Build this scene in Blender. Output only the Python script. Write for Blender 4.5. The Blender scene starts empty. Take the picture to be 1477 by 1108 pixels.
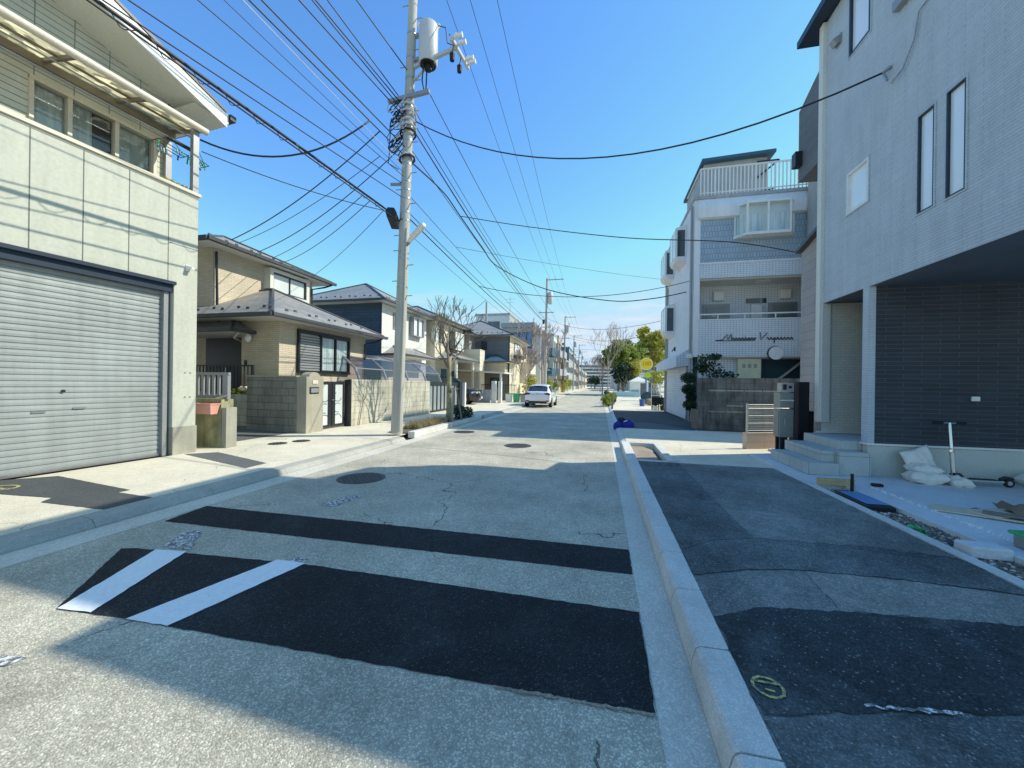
import bpy, bmesh, math, random
from mathutils import Vector, Matrix
rad = math.radians
rnd = random.Random(11)
sc = bpy.context.scene
COL = sc.collection

# ------------------------------------------------------------------ camera model
FPX, PCX, PCY, CAMZ = 554.0, 738.5, 554.0, 1.5
YAW, ROLL = rad(13.1), rad(0.8)
cF = Vector((-math.sin(YAW), math.cos(YAW), 0)); cR0 = Vector((math.cos(YAW), math.sin(YAW), 0)); cU0 = Vector((0, 0, 1))
cR = cR0 * math.cos(ROLL) + cU0 * math.sin(ROLL); cU = cU0 * math.cos(ROLL) - cR0 * math.sin(ROLL)
def ray(px, py): return cF + cR * ((px - PCX) / FPX) + cU * ((PCY - py) / FPX)
def gp(px, py, z=0.0):
    v = ray(px, py); t = (z - CAMZ) / v.z; return Vector((v.x * t, v.y * t, z))
def ax(px, py, X):
    v = ray(px, py); t = X / v.x; return Vector((X, v.y * t, CAMZ + v.z * t))
def ay(px, py, Y):
    v = ray(px, py); t = Y / v.y; return Vector((v.x * t, Y, CAMZ + v.z * t))

# ------------------------------------------------------------------ mesh builder
def FP(face, k, a, n, z):
    return {'+X': (k + n, a, z), '-X': (k - n, a, z), '+Y': (a, k + n, z), '-Y': (a, k - n, z)}[face]
BOXF = [(0, 3, 2, 1), (4, 5, 6, 7), (0, 1, 5, 4), (1, 2, 6, 5), (2, 3, 7, 6), (3, 0, 4, 7)]
class MB:
    def __init__(s): s.v = []; s.f = []; s.m = []
    def add(s, vs, fs, m=0):
        b = len(s.v); s.v += [tuple(v) for v in vs]; s.f += [tuple(b + i for i in f) for f in fs]; s.m += [m] * len(fs); return s
    def box(s, x0, x1, y0, y1, z0, z1, m=0):
        x0, x1 = min(x0, x1), max(x0, x1); y0, y1 = min(y0, y1), max(y0, y1)
        return s.add([(x0, y0, z0), (x1, y0, z0), (x1, y1, z0), (x0, y1, z0), (x0, y0, z1), (x1, y0, z1), (x1, y1, z1), (x0, y1, z1)], BOXF, m)
    def fbox(s, face, k, a0, a1, n0, n1, z0, z1, m=0):
        p = FP(face, k, a0, n0, z0); q = FP(face, k, a1, n1, z1)
        return s.box(p[0], q[0], p[1], q[1], z0, z1, m)
    def poly(s, pts, m=0): return s.add(pts, [tuple(range(len(pts)))], m)
    def slab(s, pts, th, m=0):            # polygon pts (any plane) extruded along -normal by th
        P = [Vector(p) for p in pts]; n = (P[1] - P[0]).cross(P[2] - P[0]).normalized()
        k = len(P); vs = P + [p - n * th for p in P]
        fs = [tuple(range(k)), tuple(range(2 * k - 1, k - 1, -1))] + [(i, i + k, (i + 1) % k + k, (i + 1) % k) for i in range(k)]
        return s.add(vs, fs, m)
    def prism(s, pts, y0, y1, m=0, axis='Y'):   # 2d profile extruded along an axis
        k = len(pts)
        def P(a, b, t): return {'Y': (a, t, b), 'X': (t, a, b), 'Z': (a, b, t)}[axis]
        vs = [P(a, b, y0) for a, b in pts] + [P(a, b, y1) for a, b in pts]
        return s.add(vs, [tuple(range(k)), tuple(range(2 * k - 1, k - 1, -1))] + [(i, (i + 1) % k, (i + 1) % k + k, i + k) for i in range(k)], m)
    def bar(s, p, q, w, h=None, m=0, up=(0, 0, 1)):
        p = Vector(p); q = Vector(q); d = (q - p).normalized(); u = Vector(up)
        if abs(d.dot(u)) > .98: u = Vector((0, 1, 0))
        sx = d.cross(u).normalized() * (w / 2); sy = sx.cross(d).normalized() * ((h or w) / 2)
        vs = [p - sx - sy, p + sx - sy, p + sx + sy, p - sx + sy, q - sx - sy, q + sx - sy, q + sx + sy, q - sx + sy]
        return s.add(vs, BOXF, m)
    def tube(s, pts, r, n=6, m=0, cap=True):
        P = [Vector(p) for p in pts]; rs = r if isinstance(r, (list, tuple)) else [r] * len(P)
        vs = []; fs = []; ref = None
        for i, p in enumerate(P):
            d = ((P[min(i + 1, len(P) - 1)] - P[max(i - 1, 0)])).normalized()
            if ref is None or abs(ref.dot(d)) > .98:
                ref = Vector((0, 0, 1)) if abs(d.z) < .9 else Vector((1, 0, 0))
            a = d.cross(ref).normalized(); b = a.cross(d).normalized(); ref = b
            for j in range(n):
                t = 2 * math.pi * j / n; vs.append(p + (a * math.cos(t) + b * math.sin(t)) * rs[i])
        for i in range(len(P) - 1):
            for j in range(n): fs.append((i * n + j, i * n + (j + 1) % n, (i + 1) * n + (j + 1) % n, (i + 1) * n + j))
        if cap: fs.append(tuple(range(n - 1, -1, -1))); fs.append(tuple(range((len(P) - 1) * n, len(P) * n)))
        return s.add(vs, fs, m)
    def cyl(s, x, y, z0, z1, r0, r1=None, n=16, m=0): return s.tube([(x, y, z0), (x, y, z1)], [r0, r0 if r1 is None else r1], n, m)
    def ball(s, c, r, nu=10, nv=7, m=0, jit=0.0):
        rx, ry, rz = r if isinstance(r, (tuple, list)) else (r, r, r); vs = []; fs = []
        for i in range(nv + 1):
            t = math.pi * i / nv
            for j in range(nu):
                p = 2 * math.pi * j / nu; q = 1 + (rnd.uniform(-jit, jit) if 0 < i < nv else 0)
                vs.append((c[0] + rx * q * math.sin(t) * math.cos(p), c[1] + ry * q * math.sin(t) * math.sin(p), c[2] + rz * q * math.cos(t)))
        for i in range(nv):
            for j in range(nu): fs.append((i * nu + j, (i + 1) * nu + j, (i + 1) * nu + (j + 1) % nu, i * nu + (j + 1) % nu))
        return s.add(vs, fs, m)
    def wall(s, face, k, a0, a1, z0, z1, holes=(), depth=.12, m=0, mr=None):
        A = sorted({a0, a1} | {h[0] for h in holes} | {h[1] for h in holes}); Z = sorted({z0, z1} | {h[2] for h in holes} | {h[3] for h in holes})
        for i in range(len(A) - 1):
            for j in range(len(Z) - 1):
                ca, cz = (A[i] + A[i + 1]) / 2, (Z[j] + Z[j + 1]) / 2
                if any(h[0] < ca < h[1] and h[2] < cz < h[3] for h in holes): continue
                s.poly([FP(face, k, A[i], 0, Z[j]), FP(face, k, A[i + 1], 0, Z[j]), FP(face, k, A[i + 1], 0, Z[j + 1]), FP(face, k, A[i], 0, Z[j + 1])], m)
        mr = m if mr is None else mr
        for h in holes:
            c = [(h[0], h[2]), (h[1], h[2]), (h[1], h[3]), (h[0], h[3])]
            for i in range(4):
                p, q = c[i], c[(i + 1) % 4]
                s.poly([FP(face, k, p[0], 0, p[1]), FP(face, k, q[0], 0, q[1]), FP(face, k, q[0], -depth, q[1]), FP(face, k, p[0], -depth, p[1])], mr)
        return s
    def build(s, name, mats, parent=None, local=False, smooth=False, bev=0, label=None, recalc=True):
        mats = mats if isinstance(mats, (list, tuple)) else [mats]
        vs = [Vector(v) for v in s.v]; loc = Vector((0, 0, 0))
        if parent is not None:
            root = parent
            while root.parent: root = root.parent
            if not local:
                M = (Matrix.Translation(root.location) @ Matrix.Rotation(root.rotation_euler.z, 4, 'Z')).inverted()
                vs = [M @ v for v in vs]
        else:
            xs = [v.x for v in vs]; ys = [v.y for v in vs]; zs = [v.z for v in vs]
            loc = Vector(((min(xs) + max(xs)) / 2, (min(ys) + max(ys)) / 2, min(zs))); vs = [v - loc for v in vs]
        me = bpy.data.meshes.new(name); me.from_pydata([tuple(v) for v in vs], [], s.f)
        for mm in mats: me.materials.append(mm)
        me.polygons.foreach_set('material_index', s.m)
        if recalc:
            bm = bmesh.new(); bm.from_mesh(me); bmesh.ops.recalc_face_normals(bm, faces=bm.faces[:]); bm.to_mesh(me); bm.free()
        uv = me.uv_layers.new(name='UVMap')
        for p in me.polygons:
            n = p.normal; X, Y, Z = abs(n.x), abs(n.y), abs(n.z)
            for li in p.loop_indices:
                c = me.vertices[me.loops[li].vertex_index].co + loc
                uv.data[li].uv = (c.x, c.y) if Z >= X and Z >= Y else ((c.y, c.z) if X >= Y else (c.x, c.z))
        if smooth:
            for p in me.polygons: p.use_smooth = True
            if smooth == 'auto':
                try: me.set_sharp_from_angle(angle=rad(40))
                except Exception: pass
        o = bpy.data.objects.new(name, me); COL.objects.link(o); o.location = loc
        if parent is not None: o.parent = parent
        if bev:
            b = o.modifiers.new('bevel', 'BEVEL'); b.width = bev; b.segments = 2; b.limit_method = 'ANGLE'; b.angle_limit = rad(50); b.harden_normals = False
        if label: o['label'] = label
        return o
def tag(o, label, cat, group=None):
    o['label'] = label; o['category'] = cat
    if group: o['group'] = group
    return o
def struct(name, mb, mat, kind='structure', **k):
    o = mb.build(name, mat, **k); o['kind'] = kind; return o
def thing(name, label, cat, loc=(0, 0, 0), rotz=0, group=None):
    o = bpy.data.objects.new(name, None); COL.objects.link(o); o.location = loc; o.rotation_euler = (0, 0, rotz); o.empty_display_size = .2
    return tag(o, label, cat, group)
def solo(name, mb, mat, label, cat, group=None, **k): return tag(mb.build(name, mat, **k), label, cat, group)
def kids(o): return [c for c in bpy.data.objects if c.parent == o]
def dup(o, loc, rotz, label=None, group=None):
    def cp(x, par):
        c = x.copy(); COL.objects.link(c); c.parent = par
        for ch in kids(x):
            if ch is not c: cp(ch, c)
        return c
    r = o.copy(); COL.objects.link(r)
    for ch in kids(o): cp(ch, r)
    r.location = loc; r.rotation_euler = (0, 0, rotz)
    if label: r['label'] = label
    if group: r['group'] = group
    return r

# ------------------------------------------------------------------ materials
def nm(name):
    m = bpy.data.materials.new(name); m.use_nodes = True; nt = m.node_tree
    return m, nt, nt.nodes['Principled BSDF']
def nd(nt, t, **k):
    n = nt.nodes.new(t)
    for a, v in k.items(): setattr(n, a, v)
    return n
def lk(nt, a, b): nt.links.new(a, b)
def noise(nt, co, scale, detail=3, rough=.55, dist=0):
    n = nd(nt, 'ShaderNodeTexNoise'); n.inputs['Scale'].default_value = scale; n.inputs['Detail'].default_value = detail
    n.inputs['Roughness'].default_value = rough; n.inputs['Distortion'].default_value = dist; lk(nt, co, n.inputs['Vector']); return n.outputs['Fac']
def mapr(nt, fac, a, b, c, d):
    n = nd(nt, 'ShaderNodeMapRange'); 
    for i, v in enumerate((a, b, c, d)): n.inputs[i + 1].default_value = v
    lk(nt, fac, n.inputs[0]); return n.outputs[0]
def math_(nt, op, a, b=None, c=None):
    n = nd(nt, 'ShaderNodeMath', operation=op)
    for i, v in enumerate((a, b, c)):
        if v is None: continue
        if isinstance(v, (int, float)): n.inputs[i].default_value = v
        else: lk(nt, v, n.inputs[i])
    return n.outputs[0]
def mix(nt, fac, a, b, mode='MIX'):
    n = nd(nt, 'ShaderNodeMix', data_type='RGBA', blend_type=mode)
    for i, v in ((0, fac), (6, a), (7, b)):
        if isinstance(v, (int, float)): n.inputs[i].default_value = v
        elif isinstance(v, (tuple, list)): n.inputs[i].default_value = (*v[:3], 1)
        else: lk(nt, v, n.inputs[i])
    return n.outputs[2]
def bump(nt, b, h, strength, dist):
    n = nd(nt, 'ShaderNodeBump'); n.inputs['Strength'].default_value = strength; n.inputs['Distance'].default_value = dist
    lk(nt, h, n.inputs['Height']); lk(nt, n.outputs[0], b.inputs['Normal'])
def scalec(nt, col, f): # colour times scalar socket
    n = nd(nt, 'ShaderNodeVectorMath', operation='SCALE')
    if isinstance(col, (tuple, list)): n.inputs[0].default_value = col[:3]
    else: lk(nt, col, n.inputs[0])
    if isinstance(f, (int, float)): n.inputs['Scale'].default_value = f
    else: lk(nt, f, n.inputs['Scale'])
    return n.outputs[0]
def wcoord(nt): return nd(nt, 'ShaderNodeTexCoord').outputs['Object']
def surf(name, c, rough=.75, var=.12, vs=1.6, fine=.08, fs=45, bmp=.3, bd=.004, bs=45, metal=0, streak=0, spec=.4, coat=0):
    m, nt, b = nm(name); co = wcoord(nt)
    f = mapr(nt, noise(nt, co, vs, 4), .3, .7, 1 - var, 1 + var)
    if fine: f = math_(nt, 'MULTIPLY', f, mapr(nt, noise(nt, co, fs, 2), .3, .7, 1 - fine, 1 + fine))
    if streak:
        mp = nd(nt, 'ShaderNodeMapping'); mp.inputs['Scale'].default_value = (6, 6, .5); lk(nt, co, mp.inputs['Vector'])
        f = math_(nt, 'MULTIPLY', f, mapr(nt, noise(nt, mp.outputs[0], 1.3, 4, .6), .4, .75, 1, 1 - streak))
    lk(nt, scalec(nt, c, f), b.inputs['Base Color'])
    b.inputs['Roughness'].default_value = rough; b.inputs['Metallic'].default_value = metal; b.inputs['Specular IOR Level'].default_value = spec
    if coat: b.inputs['Coat Weight'].default_value = coat; b.inputs['Coat Roughness'].default_value = .05
    if bmp: bump(nt, b, noise(nt, co, bs, 3), bmp, bd)
    return m
def brick(name, c1, c2, cm, bw, bh, ms=.006, offset=.5, rough=.75, bmp=.6, bd=.006, var=.12, vs=1.2, dirt=0, sq=1):
    m, nt, b = nm(name); uv = nd(nt, 'ShaderNodeTexCoord').outputs['UV']; co = wcoord(nt)
    t = nd(nt, 'ShaderNodeTexBrick'); t.offset = offset; lk(nt, uv, t.inputs['Vector'])
    t.inputs['Color1'].default_value = (*c1, 1); t.inputs['Color2'].default_value = (*c2, 1); t.inputs['Mortar'].default_value = (*cm, 1)
    t.inputs['Scale'].default_value = 1; t.inputs['Mortar Size'].default_value = ms; t.inputs['Brick Width'].default_value = bw; t.inputs['Row Height'].default_value = bh
    t.inputs['Mortar Smooth'].default_value = .1
    f = mapr(nt, noise(nt, co, vs, 4), .3, .7, 1 - var, 1 + var)
    f = math_(nt, 'MULTIPLY', f, mapr(nt, noise(nt, co, 30, 2), .3, .7, .94, 1.06))
    if dirt: 
        mp = nd(nt, 'ShaderNodeMapping'); mp.inputs['Scale'].default_value = (5, 5, .8); lk(nt, co, mp.inputs['Vector'])
        f = math_(nt, 'MULTIPLY', f, mapr(nt, noise(nt, mp.outputs[0], 1.2, 5, .65), .42, .62, 1, 1 - dirt))
    lk(nt, scalec(nt, t.outputs['Color'], f), b.inputs['Base Color']); b.inputs['Roughness'].default_value = rough
    h = math_(nt, 'SUBTRACT', 1.0, t.outputs['Fac']); h = math_(nt, 'ADD', h, math_(nt, 'MULTIPLY', noise(nt, co, 25, 3), .35))
    bump(nt, b, h, bmp, bd); return m
def ribs(name, c, period, rough=.5, axis=1, depth=.012, dark=.5, frac=.12, metal=0, var=.06, c2=None):
    """siding or metal sheet with a groove each period (along v when axis is 1)"""
    m, nt, b = nm(name); uv = nd(nt, 'ShaderNodeTexCoord').outputs['UV']; co = wcoord(nt)
    sp = nd(nt, 'ShaderNodeSeparateXYZ'); lk(nt, uv, sp.inputs[0])
    fr = math_(nt, 'FRACT', math_(nt, 'DIVIDE', sp.outputs[axis], period))
    g = math_(nt, 'LESS_THAN', fr, frac)
    f = mapr(nt, noise(nt, co, 1.1, 4), .3, .7, 1 - var, 1 + var)
    f = math_(nt, 'MULTIPLY', f, mapr(nt, noise(nt, co, 40, 2), .3, .7, 1 - var * .6, 1 + var * .6))
    f = math_(nt, 'MULTIPLY', f, mapr(nt, g, 0, 1, 1, dark))
    lk(nt, scalec(nt, c, f), b.inputs['Base Color']); b.inputs['Roughness'].default_value = rough; b.inputs['Metallic'].default_value = metal
    bump(nt, b, math_(nt, 'SUBTRACT', 1.0, g), .7, depth); return m
def asphalt(name, c, spk=.5, mot=.25, dust=0, cr=0, sscale=125, bd=.005, rough=.85, dustc=(.45, .43, .38), tint=None, spec=.35):
    m, nt, b = nm(name); co = nd(nt, 'ShaderNodeNewGeometry').outputs['Position']
    v = nd(nt, 'ShaderNodeTexVoronoi'); v.inputs['Scale'].default_value = sscale; lk(nt, co, v.inputs['Vector'])
    hs = nd(nt, 'ShaderNodeSeparateColor'); lk(nt, v.outputs['Color'], hs.inputs[0])
    f = mapr(nt, hs.outputs[0], .55, 1, 1 - spk * .45, 1 + spk * 1.25)
    f = math_(nt, 'MULTIPLY', f, mapr(nt, v.outputs['Distance'], .0, .75, 1 + spk * .2, 1 - spk * .8))
    f = math_(nt, 'MULTIPLY', f, mapr(nt, noise(nt, co, 28, 4, .75), .25, .75, 1 - spk * .5, 1 + spk * .5))
    f = math_(nt, 'MULTIPLY', f, mapr(nt, noise(nt, co, .9, 5, .6), .3, .7, 1 - mot, 1 + mot))
    f = math_(nt, 'MULTIPLY', f, mapr(nt, noise(nt, co, 7, 3, .6), .3, .7, 1 - mot * .4, 1 + mot * .4))
    if cr:
        mp = nd(nt, 'ShaderNodeVectorMath', operation='ADD'); nn = nd(nt, 'ShaderNodeTexNoise'); nn.inputs['Scale'].default_value = 2.5; nn.inputs['Detail'].default_value = 5; lk(nt, co, nn.inputs['Vector'])
        lk(nt, co, mp.inputs[0]); lk(nt, scalec(nt, nn.outputs['Color'], .5), mp.inputs[1])
        e = nd(nt, 'ShaderNodeTexVoronoi', feature='DISTANCE_TO_EDGE'); e.inputs['Scale'].default_value = .42; lk(nt, mp.outputs[0], e.inputs['Vector'])
        line = math_(nt, 'LESS_THAN', e.outputs['Distance'], .0028)
        line = math_(nt, 'MULTIPLY', line, math_(nt, 'GREATER_THAN', noise(nt, co, .6, 2), .5))
        f = math_(nt, 'MULTIPLY', f, mapr(nt, line, 0, 1, 1, 1 - cr))
    st = mapr(nt, noise(nt, co, .35, 6, .7, .8), .60, .72, 1, 1 - mot * .9)
    f = math_(nt, 'MULTIPLY', f, st)
    col = scalec(nt, c, f)
    if dust:
        dm = mapr(nt, noise(nt, co, 1.7, 7, .68, .4), .52, .78, 0, dust)
        dm = math_(nt, 'MULTIPLY', dm, mapr(nt, noise(nt, co, 60, 2), .35, .65, .3, 1))
        col = mix(nt, dm, col, dustc)
        sparkle = math_(nt, 'GREATER_THAN', hs.outputs[1], .985)
        col = mix(nt, math_(nt, 'MULTIPLY', sparkle, min(.5, dust * 1.5)), col, dustc)
    lk(nt, col, b.inputs['Base Color']); b.inputs['Roughness'].default_value = rough; b.inputs['Specular IOR Level'].default_value = spec
    h = math_(nt, 'ADD', math_(nt, 'MULTIPLY', v.outputs['Distance'], -1.0), noise(nt, co, 60, 3))
    bump(nt, b, h, .8, bd); return m
def paint(name, c, wear=.45, thr=.56, scale=14):       # road paint worn through to the asphalt below
    m, nt, b = nm(name); co = nd(nt, 'ShaderNodeNewGeometry').outputs['Position']
    w = mapr(nt, noise(nt, co, scale, 6, .75), thr - .04, thr + .04, 0, wear)
    lk(nt, mix(nt, w, scalec(nt, c, mapr(nt, noise(nt, co, 40, 3), .3, .7, .93, 1.05)), (.12, .12, .12)), b.inputs['Base Color']); b.inputs['Roughness'].default_value = .7
    bump(nt, b, noise(nt, co, 70, 3), .5, .004); return m
def glassm(name, tint=(.03, .05, .06), rough=.03, spec=.8, var=.5):
    m, nt, b = nm(name); co = wcoord(nt)
    lk(nt, scalec(nt, tint, mapr(nt, noise(nt, co, .8, 2), .3, .7, 1 - var, 1 + var)), b.inputs['Base Color'])
    b.inputs['Roughness'].default_value = rough; b.inputs['Specular IOR Level'].default_value = spec; b.inputs['IOR'].default_value = 1.6
    bump(nt, b, noise(nt, co, 2.2, 1), .06, .02); return m
def clear(name, tint=(.9, .95, .95), refl=.07, rough=.02):
    m, nt, b = nm(name); out = nt.nodes['Material Output']
    t = nd(nt, 'ShaderNodeBsdfTransparent'); t.inputs[0].default_value = (*tint, 1); g = nd(nt, 'ShaderNodeBsdfGlossy'); g.inputs['Roughness'].default_value = rough
    lw = nd(nt, 'ShaderNodeLayerWeight'); lw.inputs['Blend'].default_value = .5
    f = mapr(nt, math_(nt, 'POWER', lw.outputs['Facing'], 4.0), 0, 1, refl, .75); ms = nd(nt, 'ShaderNodeMixShader'); lk(nt, f, ms.inputs[0]); lk(nt, t.outputs[0], ms.inputs[1]); lk(nt, g.outputs[0], ms.inputs[2]); lk(nt, ms.outputs[0], out.inputs[0]); return m
def cloth(name, c, fold=9, trans=0):
    m, nt, b = nm(name); co = wcoord(nt); mp = nd(nt, 'ShaderNodeMapping'); mp.inputs['Scale'].default_value = (fold, fold, .6); lk(nt, co, mp.inputs['Vector'])
    f = noise(nt, mp.outputs[0], 1.0, 2); lk(nt, scalec(nt, c, mapr(nt, f, .3, .7, .7, 1.1)), b.inputs['Base Color']); b.inputs['Roughness'].default_value = .9
    bump(nt, b, f, .8, .05); return m
def leafm(name, c1, c2, scale=1.2, tr=.25):
    m, nt, b = nm(name); co = wcoord(nt); out = nt.nodes['Material Output']
    oi = noise(nt, co, scale, 4, .7); col = mix(nt, mapr(nt, oi, .35, .65, 0, 1), c1, c2)
    v = nd(nt, 'ShaderNodeTexVoronoi'); v.inputs['Scale'].default_value = 9; lk(nt, co, v.inputs['Vector']); s = nd(nt, 'ShaderNodeSeparateColor'); lk(nt, v.outputs['Color'], s.inputs[0])
    col = scalec(nt, col, mapr(nt, s.outputs[0], 0, 1, .6, 1.35)); lk(nt, col, b.inputs['Base Color']); b.inputs['Roughness'].default_value = .55
    t = nd(nt, 'ShaderNodeBsdfTranslucent'); lk(nt, col, t.inputs[0]); ms = nd(nt, 'ShaderNodeMixShader'); ms.inputs[0].default_value = tr
    lk(nt, b.outputs[0], ms.inputs[1]); lk(nt, t.outputs[0], ms.inputs[2]); lk(nt, ms.outputs[0], out.inputs[0]); return m
# ------------------------------------------------------------------ palette
M = {}
M['road'] = asphalt('old_asphalt', (.60, .56, .44), spk=.36, mot=.24, cr=.65, dust=.3, dustc=(.45, .42, .34))
M['patch_black'] = asphalt('fresh_asphalt', (.020, .028, .034), spk=.8, mot=.5, dust=.28, dustc=(.15, .19, .19), spec=.35, bd=.006)
M['side_base'] = asphalt('sidewalk_asphalt', (.24, .26, .245), spk=.4, mot=.4, dust=.5, dustc=(.52, .53, .48), spec=.3)
M['side_mid'] = asphalt('sidewalk_asphalt_darker', (.14, .165, .165), spk=.45, mot=.45, dust=.45, dustc=(.46, .48, .45), spec=.3)
M['side_dark'] = asphalt('sidewalk_asphalt_fresh', (.045, .06, .066), spk=.5, mot=.5, dust=.4, dustc=(.38, .43, .42), spec=.3)
M['side_pale'] = asphalt('sidewalk_asphalt_pale', (.29, .30, .27), spk=.35, mot=.3, dust=.45, dustc=(.6, .6, .53), spec=.3)
M['patch_grey'] = asphalt('grey_patch', (.16, .165, .16), spk=.25, mot=.12)
M['patch_dark'] = asphalt('driveway_patch', (.10, .105, .105), spk=.25, mot=.15)
M['concrete'] = asphalt('sidewalk_concrete', (.78, .71, .55), spk=.16, mot=.12, sscale=160, bd=.003, cr=.35)
M['concrete_white'] = asphalt('fresh_concrete', (.66, .68, .68), spk=.08, mot=.1, sscale=120, bd=.002)
M['gutter'] = asphalt('gutter_concrete', (.70, .665, .56), spk=.2, mot=.12, sscale=150, bd=.003)
M['kerb'] = asphalt('kerb_concrete', (.70, .69, .63), spk=.14, mot=.14, sscale=170, bd=.003)
M['kerb_grey'] = asphalt('grey_kerb_concrete', (.44, .43, .38), spk=.16, mot=.16, sscale=170, bd=.003)
M['earth'] = asphalt('bare_earth', (.27, .245, .20), spk=.5, mot=.4, sscale=60, bd=.02)
M['sand'] = asphalt('sand_fill', (.42, .34, .25), spk=.3, mot=.2, sscale=120)
M['paint'] = paint('white_road_paint', (.86, .87, .86), wear=.35, thr=.66)
M['paint_worn'] = paint('worn_road_paint', (.8, .8, .78), wear=.97, thr=.48, scale=28)
M['yellow'] = paint('yellow_marker_paint', (.60, .52, .16), wear=.9, thr=.51, scale=45)
M['iron'] = surf('cast_iron', (.09, .085, .08), rough=.55, metal=.4, bmp=.6, bs=60)
M['panel'] = surf('pale_green_panel', (.50, .51, .435), rough=.6, var=.05, fine=.06, fs=18, bmp=.25, bs=22, streak=.1)
M['joint'] = surf('dark_joint', (.16, .17, .16), bmp=0)
M['white'] = surf('white_paint', (.80, .79, .74), rough=.5, var=.04, bmp=.1, streak=.08)
M['cream_alu'] = surf('cream_aluminium', (.66, .60, .48), rough=.4, var=.05, bmp=0)
M['brown_alu'] = surf('bronze_aluminium', (.22, .19, .15), rough=.4, var=.06, bmp=0)
M['dark_alu'] = surf('black_aluminium', (.022, .025, .03), rough=.4, var=.1, bmp=0)
M['navy'] = surf('navy_sheet_metal', (.02, .035, .06), rough=.4, var=.1, bmp=0)
M['grey_alu'] = surf('grey_aluminium', (.32, .33, .34), rough=.4, var=.06, bmp=0, metal=.3)
M['steel'] = surf('brushed_steel', (.45, .46, .47), rough=.35, metal=.8, var=.08, bmp=0)
M['shutter'] = surf('shutter_steel', (.33, .36, .36), rough=.5, var=.12, vs=1.1, fine=.03, bmp=.5, bs=2.2, bd=.02, metal=.15, streak=.15)
M['shutter_white'] = surf('white_shutter_steel', (.78, .8, .82), rough=.45, var=.05, bmp=0)
M['plinth'] = surf('plinth_concrete', (.36, .35, .29), var=.15, streak=.2)
M['siding_g'] = brick('pale_tile_siding', (.60, .60, .50), (.56, .57, .48), (.20, .21, .18), .45, .105, .007, offset=0, bmp=.5)
M['polycarb'] = leafm('yellowed_polycarbonate', (.82, .79, .66), (.78, .75, .62), tr=.75)
M['fascia'] = M['white']
M['soffit'] = surf('soffit_board', (.66, .66, .60), var=.05, bmp=.1)
M['curtain'] = cloth('grey_curtain', (.62, .60, .55))
M['curtain_w'] = cloth('white_curtain', (.85, .85, .83))
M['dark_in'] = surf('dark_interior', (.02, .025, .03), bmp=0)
M['clear'] = clear('clear_glass')
M['glass'] = glassm('dark_window_glass')
M['glass_sky'] = glassm('sky_reflection_glass', (.84, .89, .92), rough=.08, var=.08)  # pale base colour stands in for the bright sky reflected in the panes
M['glass_frost'] = surf('frosted_glass', (.62, .66, .66), rough=.18, var=.1, bmp=0, spec=.7)
M['frost_grey'] = surf('grey_frosted_panel', (.27, .31, .32), rough=.2, var=.1, bmp=0, spec=.7)
M['glass_blue'] = glassm('blue_curtain_glass', (.05, .16, .38), rough=.04)
M['beige_tile'] = brick('beige_brick_tile', (.64, .55, .42), (.56, .48, .36), (.42, .36, .28), .24, .058, .006, bmp=.5)
M['block_dark'] = brick('rough_stone_block', (.27, .265, .23), (.22, .215, .19), (.14, .135, .12), .40, .20, .008, bmp=.8, bd=.015, dirt=.25)
M['block_beige'] = brick('beige_concrete_block', (.56, .53, .42), (.51, .48, .38), (.40, .38, .31), .40, .20, .008, bmp=.6, bd=.012, dirt=.3)
M['block_grey'] = brick('grey_concrete_block', (.44, .43, .37), (.40, .39, .33), (.26, .25, .22), .40, .20, .008, bmp=.5, dirt=.35)
M['block_old'] = brick('weathered_block', (.17, .175, .165), (.13, .135, .13), (.10, .10, .095), .40, .19, .007, bmp=.6, dirt=.55, var=.35, vs=2.2)
M['pier'] = ribs('ribbed_stone', (.42, .39, .31), .045, axis=0, depth=.01, dark=.75, frac=.3, var=.18, rough=.85)
M['slate'] = brick('grey_slate_roof', (.31, .315, .305), (.26, .265, .26), (.14, .14, .14), .30, .19, .007, offset=.5, bmp=.5, bd=.012, rough=.6)
M['slate2'] = brick('brown_grey_slate', (.33, .32, .30), (.28, .27, .25), (.15, .145, .135), .30, .19, .007, bmp=.5, bd=.012, rough=.6)
M['roof_cap'] = surf('roof_cap_metal', (.07, .075, .085), rough=.45, bmp=0)
M['door_black'] = ribs('black_door', (.012, .014, .02), .18, axis=0, depth=.01, dark=.6, frac=.06, rough=.4)
M['blue_tile'] = brick('dark_blue_stone_siding', (.055, .095, .14), (.04, .07, .11), (.025, .045, .07), .62, .16, .012, bmp=.8, bd=.015, var=.2)
M['white_wall'] = surf('white_stucco', (.70, .70, .66), var=.06, fine=.08, fs=60, bmp=.4, bs=80, streak=.1)
M['cream_wall'] = ribs('cream_siding', (.66, .60, .47), .45, dark=.85, frac=.03, rough=.7)
M['grey_siding'] = ribs('grey_siding', (.30, .29, .29), .17, dark=.75, frac=.1, rough=.7)
M['greyd_siding'] = brick('dark_grey_siding', (.17, .175, .185), (.145, .15, .16), (.10, .105, .11), .5, .09, .006, bmp=.4)
M['tan_wall'] = surf('tan_stucco', (.52, .45, .34), var=.1, streak=.12)
M['green_wall'] = surf('grey_green_stucco', (.40, .43, .38), var=.1, streak=.15)
M['grey_wall'] = surf('grey_stucco', (.42, .43, .43), var=.1, streak=.18)
M['brown_wall'] = surf('brown_stucco', (.22, .17, .13), var=.12, streak=.1)
M['apt_wall'] = surf('white_side_wall', (.80, .80, .80), var=.04, fine=.04, bmp=.25, bs=50, streak=.1)
M['apt_tile'] = brick('pale_blue_tile', (.74, .77, .79), (.69, .73, .76), (.38, .44, .49), .11, .075, .007, offset=0, bmp=.4, var=.05)
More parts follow.
